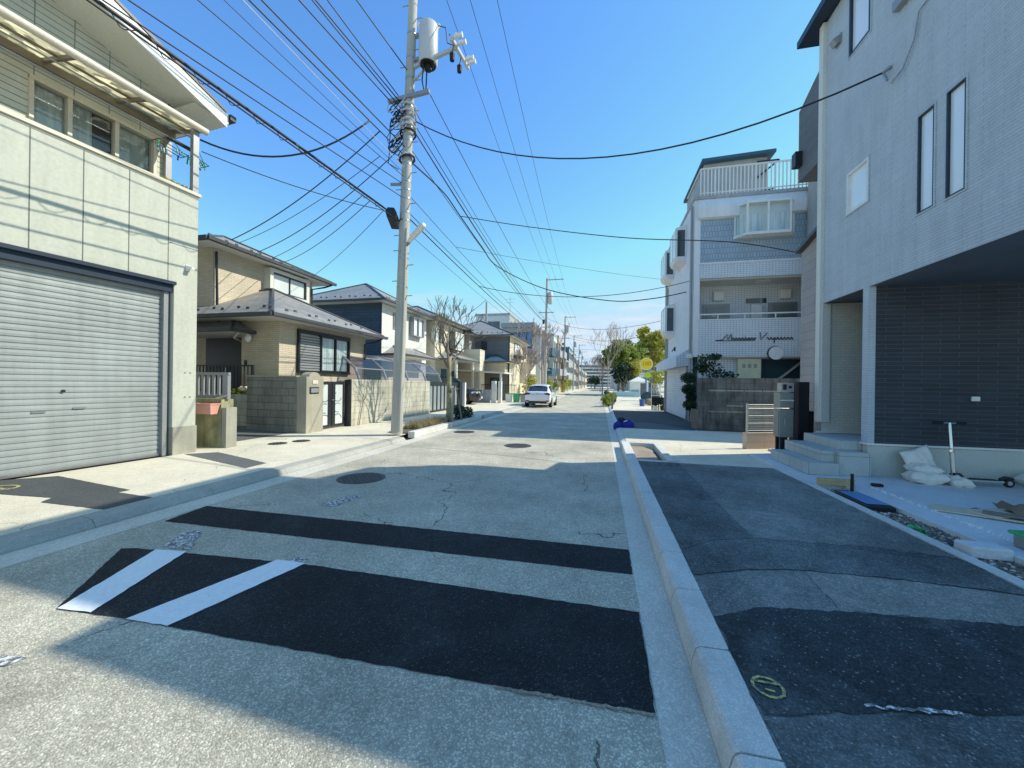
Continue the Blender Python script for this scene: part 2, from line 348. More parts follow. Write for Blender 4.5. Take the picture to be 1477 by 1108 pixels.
M['apt_tile_d'] = brick('blue_grey_vertical_tile', (.38, .46, .53), (.33, .41, .48), (.20, .26, .32), .11, .22, .009, offset=.5, bmp=.5, var=.05)
M['new_siding'] = brick('pale_grey_fine_siding', (.56, .62, .66), (.52, .58, .62), (.42, .47, .51), .455, .038, .004, bmp=.75, bd=.006, var=.06, dirt=.08)
M['new_beige'] = brick('beige_fine_tile', (.70, .69, .58), (.66, .65, .55), (.54, .53, .46), .15, .05, .004, bmp=.5, var=.05)
M['new_dark'] = brick('black_ledge_brick', (.042, .052, .062), (.028, .036, .046), (.11, .125, .135), .46, .066, .0035, bmp=.7, bd=.008, var=.15)
M['new_trim'] = surf('ivory_trim', (.70, .69, .62), rough=.45, var=.03, bmp=0)
M['found'] = surf('foundation_render', (.54, .56, .50), var=.08, fine=.08, bmp=.4, bs=60)
M['wing'] = brick('taupe_siding', (.42, .38, .36), (.38, .345, .33), (.28, .26, .25), .9, .18, .006, bmp=.5)
M['soffit_d'] = surf('grey_soffit', (.10, .12, .14), var=.1, bmp=.1)
M['step'] = brick('grey_step_tile', (.47, .50, .47), (.43, .46, .435), (.26, .27, .26), .42, .30, .005, offset=0, bmp=.3, var=.08)
M['pole'] = surf('pole_concrete', (.46, .45, .40), var=.1, vs=.8, fine=.06, bmp=.3, bs=70, streak=.22)
M['wire'] = surf('cable_sheath', (.018, .02, .028), rough=.5, bmp=0, fine=0)
M['wire_pale'] = surf('pale_cable', (.55, .56, .58), rough=.5, bmp=0, fine=0)
M['trans'] = surf('transformer_grey', (.52, .53, .52), rough=.4, var=.05, bmp=0)
M['porc'] = surf('porcelain', (.75, .75, .74), rough=.25, bmp=0)
M['rubber'] = surf('black_rubber', (.015, .015, .016), rough=.7, bmp=.2)
M['car_white'] = surf('white_car_paint', (.84, .85, .87), rough=.25, var=.02, fine=0, bmp=0, coat=.8)
M['car_black'] = surf('black_car_paint', (.010, .011, .014), rough=.18, var=.05, fine=0, bmp=0, coat=1)
M['lamp_red'] = surf('tail_lamp_red', (.16, .012, .015), rough=.2, bmp=0, fine=0)
M['lamp_clear'] = surf('lamp_lens', (.8, .8, .82), rough=.1, bmp=0, fine=0)
M['chrome'] = surf('chrome', (.7, .71, .73), rough=.15, metal=1, bmp=0, fine=0)
M['plate'] = surf('plate_white', (.8, .8, .78), bmp=0)
M['bark'] = surf('grey_bark', (.21, .18, .14), var=.25, fine=.2, fs=25, bmp=.8, bs=25, bd=.02)
M['bark_moss'] = surf('mossy_bark', (.30, .28, .15), var=.35, vs=6, fine=.2, fs=25, bmp=.8, bs=25, bd=.02)
M['bark_pale'] = surf('pale_twig_bark', (.36, .29, .26), var=.2, bmp=0)
M['leaf'] = leafm('green_leaf', (.17, .25, .05), (.42, .46, .09), tr=.42)
M['leaf_y'] = leafm('yellow_green_leaf', (.30, .32, .05), (.72, .66, .14), tr=.45)
M['leaf_d'] = leafm('dark_leaf', (.02, .05, .03), (.05, .10, .045))
M['leaf_dry'] = leafm('dry_grass_blade', (.30, .24, .13), (.42, .34, .18))
M['leaf_lime'] = leafm('lime_leaf', (.35, .40, .04), (.62, .60, .10), scale=5)
M['leaf_purple'] = leafm('purple_leaf', (.10, .03, .05), (.2, .08, .07))
M['petal'] = surf('cream_petal', (.8, .74, .6), bmp=0)
M['wood'] = surf('pale_timber', (.58, .43, .22), var=.15, streak=.2, bmp=.3)
M['wood_grey'] = surf('weathered_timber', (.26, .23, .19), var=.2, streak=.3, bmp=.4)
M['sack'] = surf('white_woven_sack', (.80, .77, .68), rough=.8, var=.06, fine=.08, fs=70, bmp=.7, bs=26, bd=.02)
M['blue_pl'] = surf('blue_plastic', (.03, .11, .36), rough=.45, bmp=0)
M['blue_tarp'] = surf('blue_sheet', (.012, .02, .30), rough=.5, var=.3, vs=8, bmp=.9, bs=16, bd=.04)
M['black_pl'] = surf('black_plastic', (.014, .015, .018), rough=.5, bmp=.1)
M['green_pl'] = surf('green_plastic', (.06, .42, .18), rough=.45, bmp=0)
M['pink_pl'] = surf('faded_pink_plastic', (.72, .36, .30), rough=.5, bmp=.1)
M['teal_tarp'] = surf('dark_teal_sheet', (.03, .075, .09), rough=.55, var=.25, vs=5, bmp=.9, bs=12, bd=.03)
M['yellow_sign'] = surf('yellow_sign', (.80, .60, .02), rough=.4, var=.04, bmp=0)
M['white_sign'] = surf('white_sign_face', (.8, .8, .78), rough=.4, bmp=0)
M['lime_sign'] = surf('lime_sign_face', (.45, .62, .05), rough=.4, bmp=0)
M['blue_pole'] = surf('blue_painted_pole', (.10, .18, .42), rough=.4, bmp=0)
M['beige_block'] = brick('pink_beige_block', (.62, .47, .36), (.58, .44, .335), (.42, .32, .25), .9, .16, .006, offset=.3, bmp=.4)
M['mesh_white'] = surf('cream_mesh_wire', (.66, .62, .52), rough=.4, bmp=0)
M['post_brown'] = surf('dark_brown_post', (.07, .045, .045), rough=.45, bmp=0)
M['post_black'] = surf('black_post_face', (.010, .010, .014), rough=.4, bmp=0)
M['mail_grey'] = surf('mailbox_grey', (.28, .30, .28), rough=.35, var=.06, bmp=0, metal=.4)
M['cream_box'] = surf('cream_panel', (.66, .66, .45), rough=.5, bmp=0)
M['pale_blue_wall'] = surf('pale_blue_panel', (.35, .55, .62), bmp=.1)
M['teal_build'] = surf('dark_teal_panel', (.05, .12, .17), bmp=.1)
M['purple_pc'] = clear('smoked_polycarbonate', (.50, .47, .55), refl=.04, rough=.3)
M['cardboard'] = surf('brown_sheet', (.24, .18, .11), var=.15, bmp=.3)
M['stone_brown'] = surf('brown_stone', (.30, .26, .20), var=.3, vs=12, bmp=.4)
M['ply'] = surf('plywood_sheet', (.62, .54, .40), var=.1, bmp=.2)

# ------------------------------------------------------------------ ground, road, pavements
def quad(x0, x1, y0, y1, z): return MB().poly([(x0, y0, z), (x1, y0, z), (x1, y1, z), (x0, y1, z)])
def jag(pts, step=.05, amp=.008):
    out = []; k = len(pts)
    for i in range(k):
        p, q = Vector((*pts[i], 0)), Vector((*pts[(i + 1) % k], 0)); n = max(1, int((q - p).length / step)); d = (q - p).normalized(); s = Vector((-d.y, d.x, 0))
        for j in range(n):
            a = amp if 0 < j else 0
            out.append(p.lerp(q, j / n) + s * rnd.uniform(-a, a))
    return out
def sheet(name, pts, z, mat, amp=.0045, step=.05):
    mb = MB(); P = jag(pts, step, amp); mb.poly([(p.x, p.y, z) for p in P]); return struct(name, mb, mat, recalc=False)
struct('ground', quad(-700, 700, -300, 1200, -.05), M['concrete'])
struct('road', quad(-4.55, .27, -10, 420, 0), M['road'])
struct('gutter', quad(.27, .48, -8, 420, .002), M['gutter'])
struct('gutter', quad(-4.9, -4.55, -8, 420, .002), M['gutter'])
kb = MB()
y = -8.0
while y < 7.3:
    y1 = min(y + .6, 7.38); kb.prism([(.48, -.02), (.485, .05), (.505, .118), (.525, .132), (.665, .134), (.665, -.02)], y + .006, y1 - .006); y = y1
struct('kerb', kb, M['kerb'])
kb = MB(); y = -8.0
while y < 9.0:
    y1 = min(y + 1.2, 9.05); kb.prism([(-4.9, -.02), (-4.905, .02), (-4.96, .085), (-5.13, .104), (-5.13, -.02)], y + .003, y1 - .003); y = y1
struct('kerb', kb, M['kerb_grey'])
kb = MB(); y = 16.0                                        # low flush kerb beyond the planting bed and on the far right
while y < 150: kb.prism([(-4.9, -.02), (-4.92, .03), (-5.0, .09), (-5.13, .104), (-5.13, -.02)], y + .004, y + 1.996); y += 2
struct('kerb', kb, M['kerb_grey']); kb = MB(); y = 9.7
while y < 200: kb.prism([(.48, -.02), (.49, .03), (.53, .06), (.63, .10), (.63, -.02)], y + .004, y + 1.996); y += 2
struct('kerb', kb, M['kerb'])
struct('pavement', quad(-60, -5.13, -10, 8.7, .10), M['concrete'])
struct('pavement', quad(-60, -5.13, 8.7, 420, .10), M['concrete'])
struct('pavement', quad(.665, 2.86, -10, 7.36, .13), M['side_base'])
struct('pavement', quad(.63, 60, 9.7, 13.2, .105), M['concrete'])
struct('pavement', quad(1.32, 60, 7.42, 9.7, .108), M['concrete'])
struct('pavement', quad(.63, 60, 13.2, 22.6, .10), M['patch_dark'])
struct('pavement', quad(.63, 200, 22.6, 420, .10), M['concrete'])
sheet('pavement_apron', [(.66, 13.1), (2.9, 13.1), (2.0, 15.0), (.66, 15.6)], .11, M['patch_grey'], .03, .3)
# building plot on the right: edge strip, earth, slab
struct('pavement_edge', MB().box(2.86, 2.97, -6, 7.42, -.02, .142), M['kerb'])
struct('bare_earth', quad(2.97, 3.42, -6, 6.2, .10), M['earth'])
struct('concrete_slab', MB().box(2.97, 3.30, 6.25, 8.75, 0, .148), M['concrete_white'])
struct('concrete_slab', MB().box(3.30, 3.62, -6, 8.75, 0, .152), M['concrete_white'])
struct('concrete_slab', MB().box(3.625, 14, -6, 9.6, 0, .15), M['concrete_white'])
# alley between the garage and the tiled house
al = MB().poly([(-8.1, 6.95, .104), (-8.1, 8.66, .104), (-24, 8.66, .75), (-24, 5.3, .75), (-10.2, 5.3, .2)])
struct('alley', al, M['patch_grey'], recalc=False)
# asphalt repairs on the road
Z1 = .004
sheet('asphalt_patch', [(-2.86, 1.79), (.262, 1.86), (.262, 2.67), (-2.35, 2.68), (-3.98, 2.56), (-4.1, 2.52), (-3.42, 1.76)], Z1, M['patch_black'])
sheet('asphalt_patch', [(-4.47, 3.12), (.262, 3.19), (.262, 3.66), (-4.54, 3.62)], Z1, M['patch_black'])
sheet('asphalt_patch_dust', [(-.5, 1.825), (.1, 1.838), (.262, 1.845), (.262, 1.862), (-.5, 1.838)], Z1 + .004, M['sand'], .008, .02)
# right pavement repairs
ZS = .134
sheet('asphalt_patch', [(.672, -2), (2.85, -2), (2.85, 1.99), (1.77, 2.06), (1.2, 1.93), (.672, 1.78)], ZS, M['side_mid'], .012)
sheet('asphalt_patch', [(.672, 1.80), (1.2, 1.95), (1.77, 2.08), (2.85, 2.02), (2.85, 2.86), (2.2, 2.83), (1.47, 2.75), (1.0, 2.68), (.672, 2.5)], ZS + .004, M['side_dark'], .012)
sheet('asphalt_patch', [(.672, 3.02), (1.1, 3.22), (1.5, 3.3), (2.13, 3.33), (2.85, 3.28), (2.85, 3.82), (2.3, 3.93), (1.5, 3.9), (1.0, 3.72), (.672, 3.44)], ZS + .004, M['side_mid'], .012)
sheet('asphalt_patch', [(1.45, 2.76), (2.2, 2.84), (2.85, 2.87), (2.85, 3.26), (2.13, 3.32), (1.5, 3.29)], ZS, M['side_pale'], .012)
sheet('asphalt_patch', [(1.36, 3.9), (2.3, 3.95), (2.85, 3.85), (2.85, 7.34), (1.42, 7.34), (1.36, 5.4)], ZS, M['side_base'], .012)
sheet('asphalt_patch', [(.672, 3.47), (1.0, 3.75), (1.35, 3.88), (1.34, 5.4), (1.36, 7.34), (.672, 7.34)], ZS, M['side_mid'], .012)
sheet('asphalt_seam_dust', [(1.12, 1.945), (1.3, 1.965), (1.5, 2.0), (1.5, 2.012), (1.3, 1.985), (1.12, 1.96)], ZS + .008, M['paint_worn'], .010, .02)
# left pavement repairs
sheet('asphalt_patch', [(-9.5, 3.0), (-8.0, 3.3), (-7.86, 3.52), (-7.5, 3.86), (-5.75, 3.62), (-5.75, 3.5), (-5.14, 3.46), (-5.14, 3.0), (-6.1, 3.0), (-6.2, 3.14), (-6.9, 3.08)], .104, M['patch_dark'])
sheet('asphalt_patch', [(-7.6, 5.62), (-7.2, 5.95), (-5.5, 5.4), (-5.5, 5.0)], .104, M['patch_grey'])
# tree pit with its frame on the right
tp = MB().box(.48, .66, 7.40, 9.68, 0, .16)
tp.box(.66, 1.22, 9.5, 9.68, 0, .155); tp.box(1.20, 1.34, 7.46, 9.68, 0, .15); tp.box(.66, 1.20, 7.40, 7.48, 0, .14)
struct('tree_pit_frame', tp, M['kerb'], bev=.012)
sheet('sand_fill', [(.67, 7.5), (1.05, 7.5), (1.1, 8.3), (1.12, 9.0), (1.0, 9.49), (.67, 9.49)], .075, M['sand'], .03, .15)
struct('bare_earth', quad(.66, 1.2, 7.48, 9.5, .02), M['earth'])
# painted markings
def mark(pts, mat=None, z=.0085, amp=.004): return sheet('road_marking', pts, z, mat or M['paint'], amp)
mark([(-3.41, 1.758), (-3.15, 1.78), (-3.49, 2.615), (-3.78, 2.575)])
mark([(-2.86, 1.785), (-2.54, 1.795), (-2.34, 2.69), (-2.61, 2.685)])
mark([(-3.52, 2.66), (-3.80, 2.64), (-3.98, 2.98), (-3.82, 3.02)], M['paint_worn'], .004, .02)
mark([(-3.30, 4.02), (-3.12, 4.0), (-3.0, 4.45), (-3.16, 4.5)], M['paint_worn'], .004, .03)
mark([(-2.52, 2.70), (-2.36, 2.70), (-2.37, 2.76), (-2.50, 2.77)], M['paint_worn'], .004, .015)
for px, py in ((790, 612), (812, 606), (832, 614), (802, 619)):
    c = gp(px, py); mark([(c.x - .28, c.y - .25), (c.x + .22, c.y - .3), (c.x + .3, c.y + .25), (c.x - .18, c.y + .3)], M['paint_worn'], .004, .03)
c = gp(5, 955)
mark([(c.x - .3, c.y - .1), (c.x + .06, c.y - .02), (c.x + .08, c.y + .05), (c.x - .3, c.y)], M['paint_worn'], .004)
def ring(x, y, z, r0, r1, n=28, sx=1):
    mb = MB(); vs = []; fs = []
    for i in range(n):
        t = 2 * math.pi * i / n; a = rnd.uniform(-.0025, .0025)
        vs += [(x + sx * (r0 + a) * math.cos(t), y + (r0 + a) * math.sin(t), z), (x + sx * (r1 + a) * math.cos(t), y + (r1 + a) * math.sin(t), z)]
    for i in range(n): j = (i + 1) % n; fs.append((2 * i, 2 * i + 1, 2 * j + 1, 2 * j))
    return mb.add(vs, fs)
g = ring(.755, 1.965, .143, .054, .068); g.poly([(.705, 1.985, .1435), (.805, 1.985, .1435), (.80, 1.999, .1435), (.71, 1.999, .1435)]); g.poly([(.735, 1.94, .144), (.775, 1.935, .144), (.775, 1.948, .144), (.735, 1.953, .144)])
struct('yellow_marking', g, M['yellow'], recalc=False)
g = ring(-7.3, 3.25, .110, .10, .135, sx=1.3); g.poly([(-7.36, 3.2, .111), (-7.2, 3.2, .111), (-7.2, 3.24, .111), (-7.36, 3.24, .111)])
struct('yellow_marking', g, M['yellow'], recalc=False)
def manhole(x, y, z, r, label):
    t = thing('manhole_cover', label, 'manhole cover', (x, y, z)); mb = MB(); mb.cyl(x, y, z - .02, z + .006, r, r, 32); mb.build('frame', M['iron'], t)
    mb = MB(); mb.cyl(x, y, z, z + .009, r * .88, r * .88, 32)
    k = int(r / .045)
    for i in range(-k, k + 1):
        for j in range(-k, k + 1):
            if math.hypot(i, j) * .045 < r * .8 and (i + j) % 2 == 0: mb.box(x + i * .045 - .017, x + i * .045 + .017, y + j * .045 - .017, y + j * .045 + .017, z + .008, z + .013)
    mb.build('lid', M['iron'], t)
manhole(-3.62, 5.3, .0, .36, 'large round patterned iron manhole cover in the near road, half in shadow')
manhole(-1.96, 9.14, .0, .33, 'round iron manhole cover in the sunlit middle of the road')
manhole(-4.1, 11.2, .0, .33, 'round iron manhole cover in the road beside the planting bed')
manhole(-7.0, 7.15, .102, .19, 'small round iron cover in the left pavement, nearer of two before the stone wall')
manhole(-6.8, 7.62, .102, .19, 'small round iron cover in the left pavement, nearer the ribbed gate pier')
manhole(-8.9, 7.35, .15, .19, 'pale round cover in the alley behind the planter post')
# ------------------------------------------------------------------ shared building bits
def window(par, face, k, a0, a1, z0, z1, fm, gm, mull=(.5,), fw=.05, n0=-.02, n1=.05, curtain=None, rail=None, label=None, ch=.05):
    mb = MB(); a0, a1 = min(a0, a1), max(a0, a1)
    mb.fbox(face, k, a0, a0 + fw, n0, n1, z0, z1); mb.fbox(face, k, a1 - fw, a1, n0, n1, z0, z1)
    mb.fbox(face, k, a0 + fw, a1 - fw, n0, n1, z0, z0 + fw); mb.fbox(face, k, a0 + fw, a1 - fw, n0, n1, z1 - fw, z1)
    for f in mull: c = a0 + (a1 - a0) * f; mb.fbox(face, k, c - fw * .4, c + fw * .4, n0, n1 - .008, z0 + fw, z1 - fw)
    if rail: c = z0 + (z1 - z0) * rail; mb.fbox(face, k, a0 + fw, a1 - fw, n0, n1 - .012, c - .02, c + .02)
    w = mb.build('window', fm, par, label=label)
    pn = (n0 + n1) / 2
    MB().fbox(face, k, a0 + fw * .6, a1 - fw * .6, pn - .006, pn + .004, z0 + fw * .6, z1 - fw * .6).build('pane', gm, w)
    if curtain: curt(w, face, k, a0 + fw, a1 - fw, pn - ch, z0 + .02, z1 - .02, curtain)
    return w
def curt(w, face, k, a0, a1, n, z0, z1, mat, name='curtain'):
    mb = MB(); N = max(6, int((a1 - a0) / .03)); vs = []
    for i in range(N + 1):
        a = a0 + (a1 - a0) * i / N; o = n + .014 * math.sin(i * 1.9) + .006 * math.sin(i * .7)
        vs += [FP(face, k, a, o, z0), FP(face, k, a, o, z1)]
    return mb.add(vs, [(2 * i, 2 * i + 2, 2 * i + 3, 2 * i + 1) for i in range(N)]).build(name, mat, w, smooth=True)
def hip(par, x0, x1, y0, y1, z, slope, mat, th=.10, name='roof', fascia=None, soffit=None, caps=True, snow=False, wall=None):
    w, d = x1 - x0, y1 - y0; h = min(w, d) / 2 * slope; mb = MB()
    if w >= d: r0, r1 = Vector((x0 + d / 2, (y0 + y1) / 2, z + h)), Vector((x1 - d / 2, (y0 + y1) / 2, z + h))
    else: r0, r1 = Vector(((x0 + x1) / 2, y0 + w / 2, z + h)), Vector(((x0 + x1) / 2, y1 - w / 2, z + h))
    c = [Vector((x0, y0, z)), Vector((x1, y0, z)), Vector((x1, y1, z)), Vector((x0, y1, z))]
    if w >= d: mb.poly([c[0], c[1], r1, r0]); mb.poly([c[1], c[2], r1]); mb.poly([c[2], c[3], r0, r1]); mb.poly([c[3], c[0], r0]); hips = [(c[0], r0), (c[3], r0), (c[1], r1), (c[2], r1)]
    else: mb.poly([c[0], c[1], r0]); mb.poly([c[1], c[2], r1, r0]); mb.poly([c[2], c[3], r1]); mb.poly([c[3], c[0], r0, r1]); hips = [(c[0], r0), (c[1], r0), (c[2], r1), (c[3], r1)]
    if snow:
        up = .55; n = int((x1 - x0) / .45)
        for i in range(1, n):
            yy = y0 + up * .7 + .12 * (i % 2); mb.box(x0 + i * .45 - .05, x0 + i * .45 + .05, yy, yy + .02, z + (yy - y0 - .1) * slope, z + (yy - y0) * slope + .07, 1)
        n = int((y1 - y0) / .45)
        for i in range(1, n):
            o = up * .7 + .12 * (i % 2); mb.box(x1 - o - .02, x1 - o, y0 + i * .45 - .05, y0 + i * .45 + .05, z + (o - .1) * slope, z + o * slope + .07, 1)
    r = mb.build(name, [mat, M['roof_cap']], par)
    f = MB(); e = .03
    f.box(x0 - e, x1 + e, y0 - e, y0 + .02, z - th, z - .004); f.box(x0 - e, x1 + e, y1 - .02, y1 + e, z - th, z - .004)
    f.box(x0 - e, x0 + .02, y0 + .02, y1 - .02, z - th, z - .004); f.box(x1 - .02, x1 + e, y0 + .02, y1 - .02, z - th, z - .004)
    # gutters along the eaves
    gr = .055
    for p, q in (((x0 - .09, y0 - .09), (x1 + .09, y0 - .09)), ((x1 + .09, y0 - .09), (x1 + .09, y1 + .09))):
        f.bar((*p, z - .06), (*q, z - .06), .11, .10)
    f.build('gutter', fascia or M['roof_cap'], par)
    MB().box(x0 + .02, x1 - .02, y0 + .02, y1 - .02, z - th - .0, z - th + .02).build('soffit', soffit or M['soffit'], par)
    if caps:
        cb = MB()
        for p, q in hips: cb.tube([p + Vector((0, 0, .01)), q + Vector((0, 0, .02))], .045, 6)
        if (r0 - r1).length > .1: cb.tube([r0 + Vector((0, 0, .02)), r1 + Vector((0, 0, .02))], .05, 6)
        cb.build('ridge_cap', M['roof_cap'], r)
    return r
def pipe(par, pts, mat, r=.035, name='downpipe'): return MB().tube(pts, r, 8).build(name, mat, par)

# ------------------------------------------------------------------ garage house, near left (its own frame: x out to the street, y along the facade)
TH = rad(4.6); GX, GY = -7.64, 5.85
gh = thing('garage_house', 'pale green panelled house over a wide grey roller shutter garage, nearest on the left', 'house', (GX, GY, .0), -TH)
def L(mb, name, mat, par=None, **k): return mb.build(name, mat, par or gh, local=True, **k)
Y0 = -9.0
w = MB(); w.wall('+X', 0, Y0, 0, .10, 5.03, [(-5.4, -.39, .10, 3.27)], .35); w.wall('+Y', 0, -9, 0, .10, 5.03); w.wall('-Y', Y0, -9, 0, .1, 5.03)
w.box(-.18, -.002, Y0 + .01, -.004, 4.94, 5.028); w.box(-9, -.9, Y0 + .05, -.05, 5.0, 5.03)
L(w, 'wall', M['panel'])
j = MB()
for yy in (-.49, -1.06, -1.62, -2.17, -2.72, -3.27, -3.82, -4.4, -5.0): j.box(-.002, .0035, yy - .006, yy + .006, 3.3, 5.0)
j.box(-.002, .003, -.49, -.004, 3.985, 3.997); j.box(-.002, .003, Y0, 0, 4.985, 4.995)
L(j, 'panel_joint', M['joint'])
L(MB().box(-.25, .03, Y0, .035, 5.03, 5.085).box(-9, -.25, -.2, .035, 5.03, 5.085), 'parapet_cap', M['cream_alu'])
L(MB().box(-.36, .018, -.392, .018, .08, .62), 'plinth', M['plinth'], bev=.008)
# roller shutter: real corrugated slats
sh = MB(); z = .13; prof = []
while z < 3.12: prof += [(-.163, z), (-.151, z + .008), (-.1485, z + .042), (-.151, z + .076), (-.163, z + .083)]; z += .088
vs = []; fs = []
for x_, z_ in prof: vs += [(x_, -5.38, z_), (x_, -.43, z_)]
sh.add(vs, [(2 * i, 2 * i + 1, 2 * i + 3, 2 * i + 2) for i in range(len(prof) - 1)])
rs = L(sh, 'roller_shutter', M['shutter'])
L(MB().box(-.19, -.13, -5.4, -.42, .10, .15), 'bottom_rail', M['steel'], rs)
for yy, zz in ((-1.57, 1.02), (-2.0, .98)): L(MB().box(-.148, -.135, yy - .07, yy + .07, zz, zz + .025), 'pull_handle', M['steel'], rs)
L(MB().tube([(-.15, -1.75, 1.30), (-.125, -1.75, 1.30)], .022, 10), 'lock', M['dark_alu'], rs)
L(MB().box(-.20, -.08, -.50, -.425, .1, 3.1).box(-.30, -.215, -.425, -.395, .1, 3.2), 'guide_rail', M['grey_alu'])
L(MB().box(-.30, -.03, -5.4, -.393, 3.10, 3.268).box(-.03, .035, -5.42, -.37, 3.232, 3.29), 'shutter_housing', M['navy'])
# upper storey, set back behind the balcony
uw = MB(); WH = [(-1.86, -.20, 5.2, 6.18), (-4.9, -3.2, 5.2, 6.18)]
uw.wall('+X', -.9, -8.6, 0, 5.03, 6.9, WH, .14)
uw.poly([(-.9, -8.6, 6.9), (-.9, 0, 6.9), (-.9, .0, 7.06), (-.9, -4.3, 8.52), (-.9, -8.6, 7.06)]); uw.wall('+Y', 0, -9, -.9, 5.03, 6.9); uw.wall('-Y', -8.6, -9, -.9, 5.03, 6.9)
L(uw, 'upper_wall', M['siding_g'])
for y0, y1, ms in ((-1.86, -.20, (.275, .64)), (-4.9, -3.2, (.5,))):
    f = MB(); k = -.9
    for a, b in ((y0, y0 + .05), (y1 - .05, y1)): f.fbox('+X', k, a, b, -.1, .04, 5.2, 6.18)
    f.fbox('+X', k, y0, y1, -.1, .045, 6.13, 6.19); f.fbox('+X', k, y0, y1, -.1, .045, 5.19, 5.24)
    for m_ in ms: c = y0 + (y1 - y0) * m_; f.fbox('+X', k, c - .028, c + .028, -.09, .03, 5.24, 6.13)
    wd = L(f, 'window', M['cream_alu'])
    L(MB().fbox('+X', k, y0 + .03, y1 - .03, -.05, -.045, 5.2, 6.16), 'pane', M['clear'], wd)
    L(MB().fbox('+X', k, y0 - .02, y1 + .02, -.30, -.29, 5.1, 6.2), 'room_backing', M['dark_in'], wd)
    for a, b in ((y0 + .04, y0 + .46), (y0 + .48, y0 + .8), (y0 + 1.06, y1 - .05)):
        cb = MB(); N = 18; vs = []
        for i in range(N + 1):
            a_ = a + (b - a) * i / N; o = -1.03 + .018 * math.sin(i * 1.7); vs += [(o, a_, 5.2), (o, a_, 6.15)]
        cb.add(vs, [(2 * i, 2 * i + 2, 2 * i + 3, 2 * i + 1) for i in range(N)]); L(cb, 'curtain', M['curtain'], wd, smooth=True)
# gable roof, ridge running away from the street
sl = .335; EZ = 7.02; ym = -4.3
def rz(y): return EZ + (abs(.62) * 0 + (0.62 - y if y > ym else y + 9.22)) * sl
rf = MB(); OX = -.15
for ya, yb in ((.62, ym), (-9.22, ym)):
    rf.slab([(OX, ya, rz(ya) + .1), (OX, yb, rz(yb) + .1), (-9.3, yb, rz(yb) + .1), (-9.3, ya, rz(ya) + .1)] if ya > yb else [(OX, yb, rz(yb) + .1), (OX, ya, rz(ya) + .1), (-9.3, ya, rz(ya) + .1), (-9.3, yb, rz(yb) + .1)], .05)
r_ = L(rf, 'roof', M['roof_cap'])
fa = MB()
for ya in (.62, -9.22): fa.slab([(OX + .02, ya, rz(ya) + .05), (OX + .02, ym, rz(ym) + .05), (OX + .02, ym, rz(ym) - .22), (OX + .02, ya, rz(ya) - .22)], .03)
fa.box(-9.2, OX, .60, .66, rz(.62) - .13, rz(.62) + .06)
L(fa, 'bargeboard', M['fascia'], r_)
so = MB()
for ya in (.62, -9.22): so.poly([(OX, ya, rz(ya) - .20), (OX, ym, rz(ym) - .20), (-.9, ym, rz(ym) - .20), (-.9, ya, rz(ya) - .20)])
so.poly([(OX, .62, rz(.62) - .13), (OX, 0, rz(.62) - .125), (-9, 0, rz(.62) - .125), (-9, .62, rz(.62) - .13)])
L(so, 'soffit', M['soffit'], r_)
L(MB().bar((OX + .06, .72, rz(.62) + .02), (-9.2, .72, rz(.62) + .02), .12, .11), 'gutter', M['dark_alu'], r_)
# balcony canopy
cz = lambda x: 6.36 - (x - .02) * .17
cn = MB().slab([(.0, .10, cz(0) + .03), (.0, -8.6, cz(0) + .03), (-.9, -8.6, cz(-.9) + .03), (-.9, .10, cz(-.9) + .03)], .012)
ca = L(cn, 'canopy', M['polycarb'])
L(MB().tube([(.06, .10, 6.33), (.06, -8.7, 6.33)], .062, 12), 'gutter', M['cream_alu'], ca, smooth='auto')
bm_ = MB()
for yy in (.06, -.82, -1.72, -2.62, -3.6, -4.6): bm_.bar((.02, yy, cz(.02) - .02), (-.9, yy, cz(-.9) - .02), .045, .06)
bm_.bar((-.45, .1, cz(-.45) - .0), (-.45, -8.6, cz(-.45)), .03, .03); bm_.bar((-.86, .1, 6.44), (-.86, -8.6, 6.44), .05, .12)
L(bm_, 'canopy_beam', M['brown_alu'], ca)
for x_, yy in ((-.05, -.045), (-.85, -.03)): L(MB().box(x_ - .045, x_ + .045, yy - .05, yy + .05, 5.085, 6.32), 'canopy_post', M['grey_alu'])
L(MB().bar((-.08, -.05, 5.9), (-.8, -.05, 6.3), .05, .07), 'canopy_brace', M['dark_alu'])
L(MB().tube([(-.25, 0.05, 6.02), (-.25, -4.5, 6.02)], .014, 6).tube([(-.12, .05, 6.16), (-.12, -6, 6.16)], .012, 6), 'drying_pole', M['steel'])
s_ = MB().box(0, .02, -.21, -.13, 3.55, 3.66).bar((.02, -.17, 3.62), (.12, -.15, 3.585), .07, .06)
L(s_, 'security_light', M['white'], bev=.006)
for yy, zz in ((-.19, 1.63), (-.10, 1.63), (-.19, 1.17), (-.10, 1.17)): L(MB().tube([(-.001, yy, zz), (.012, yy, zz)], .012, 8), 'bolt', M['grey_alu'])
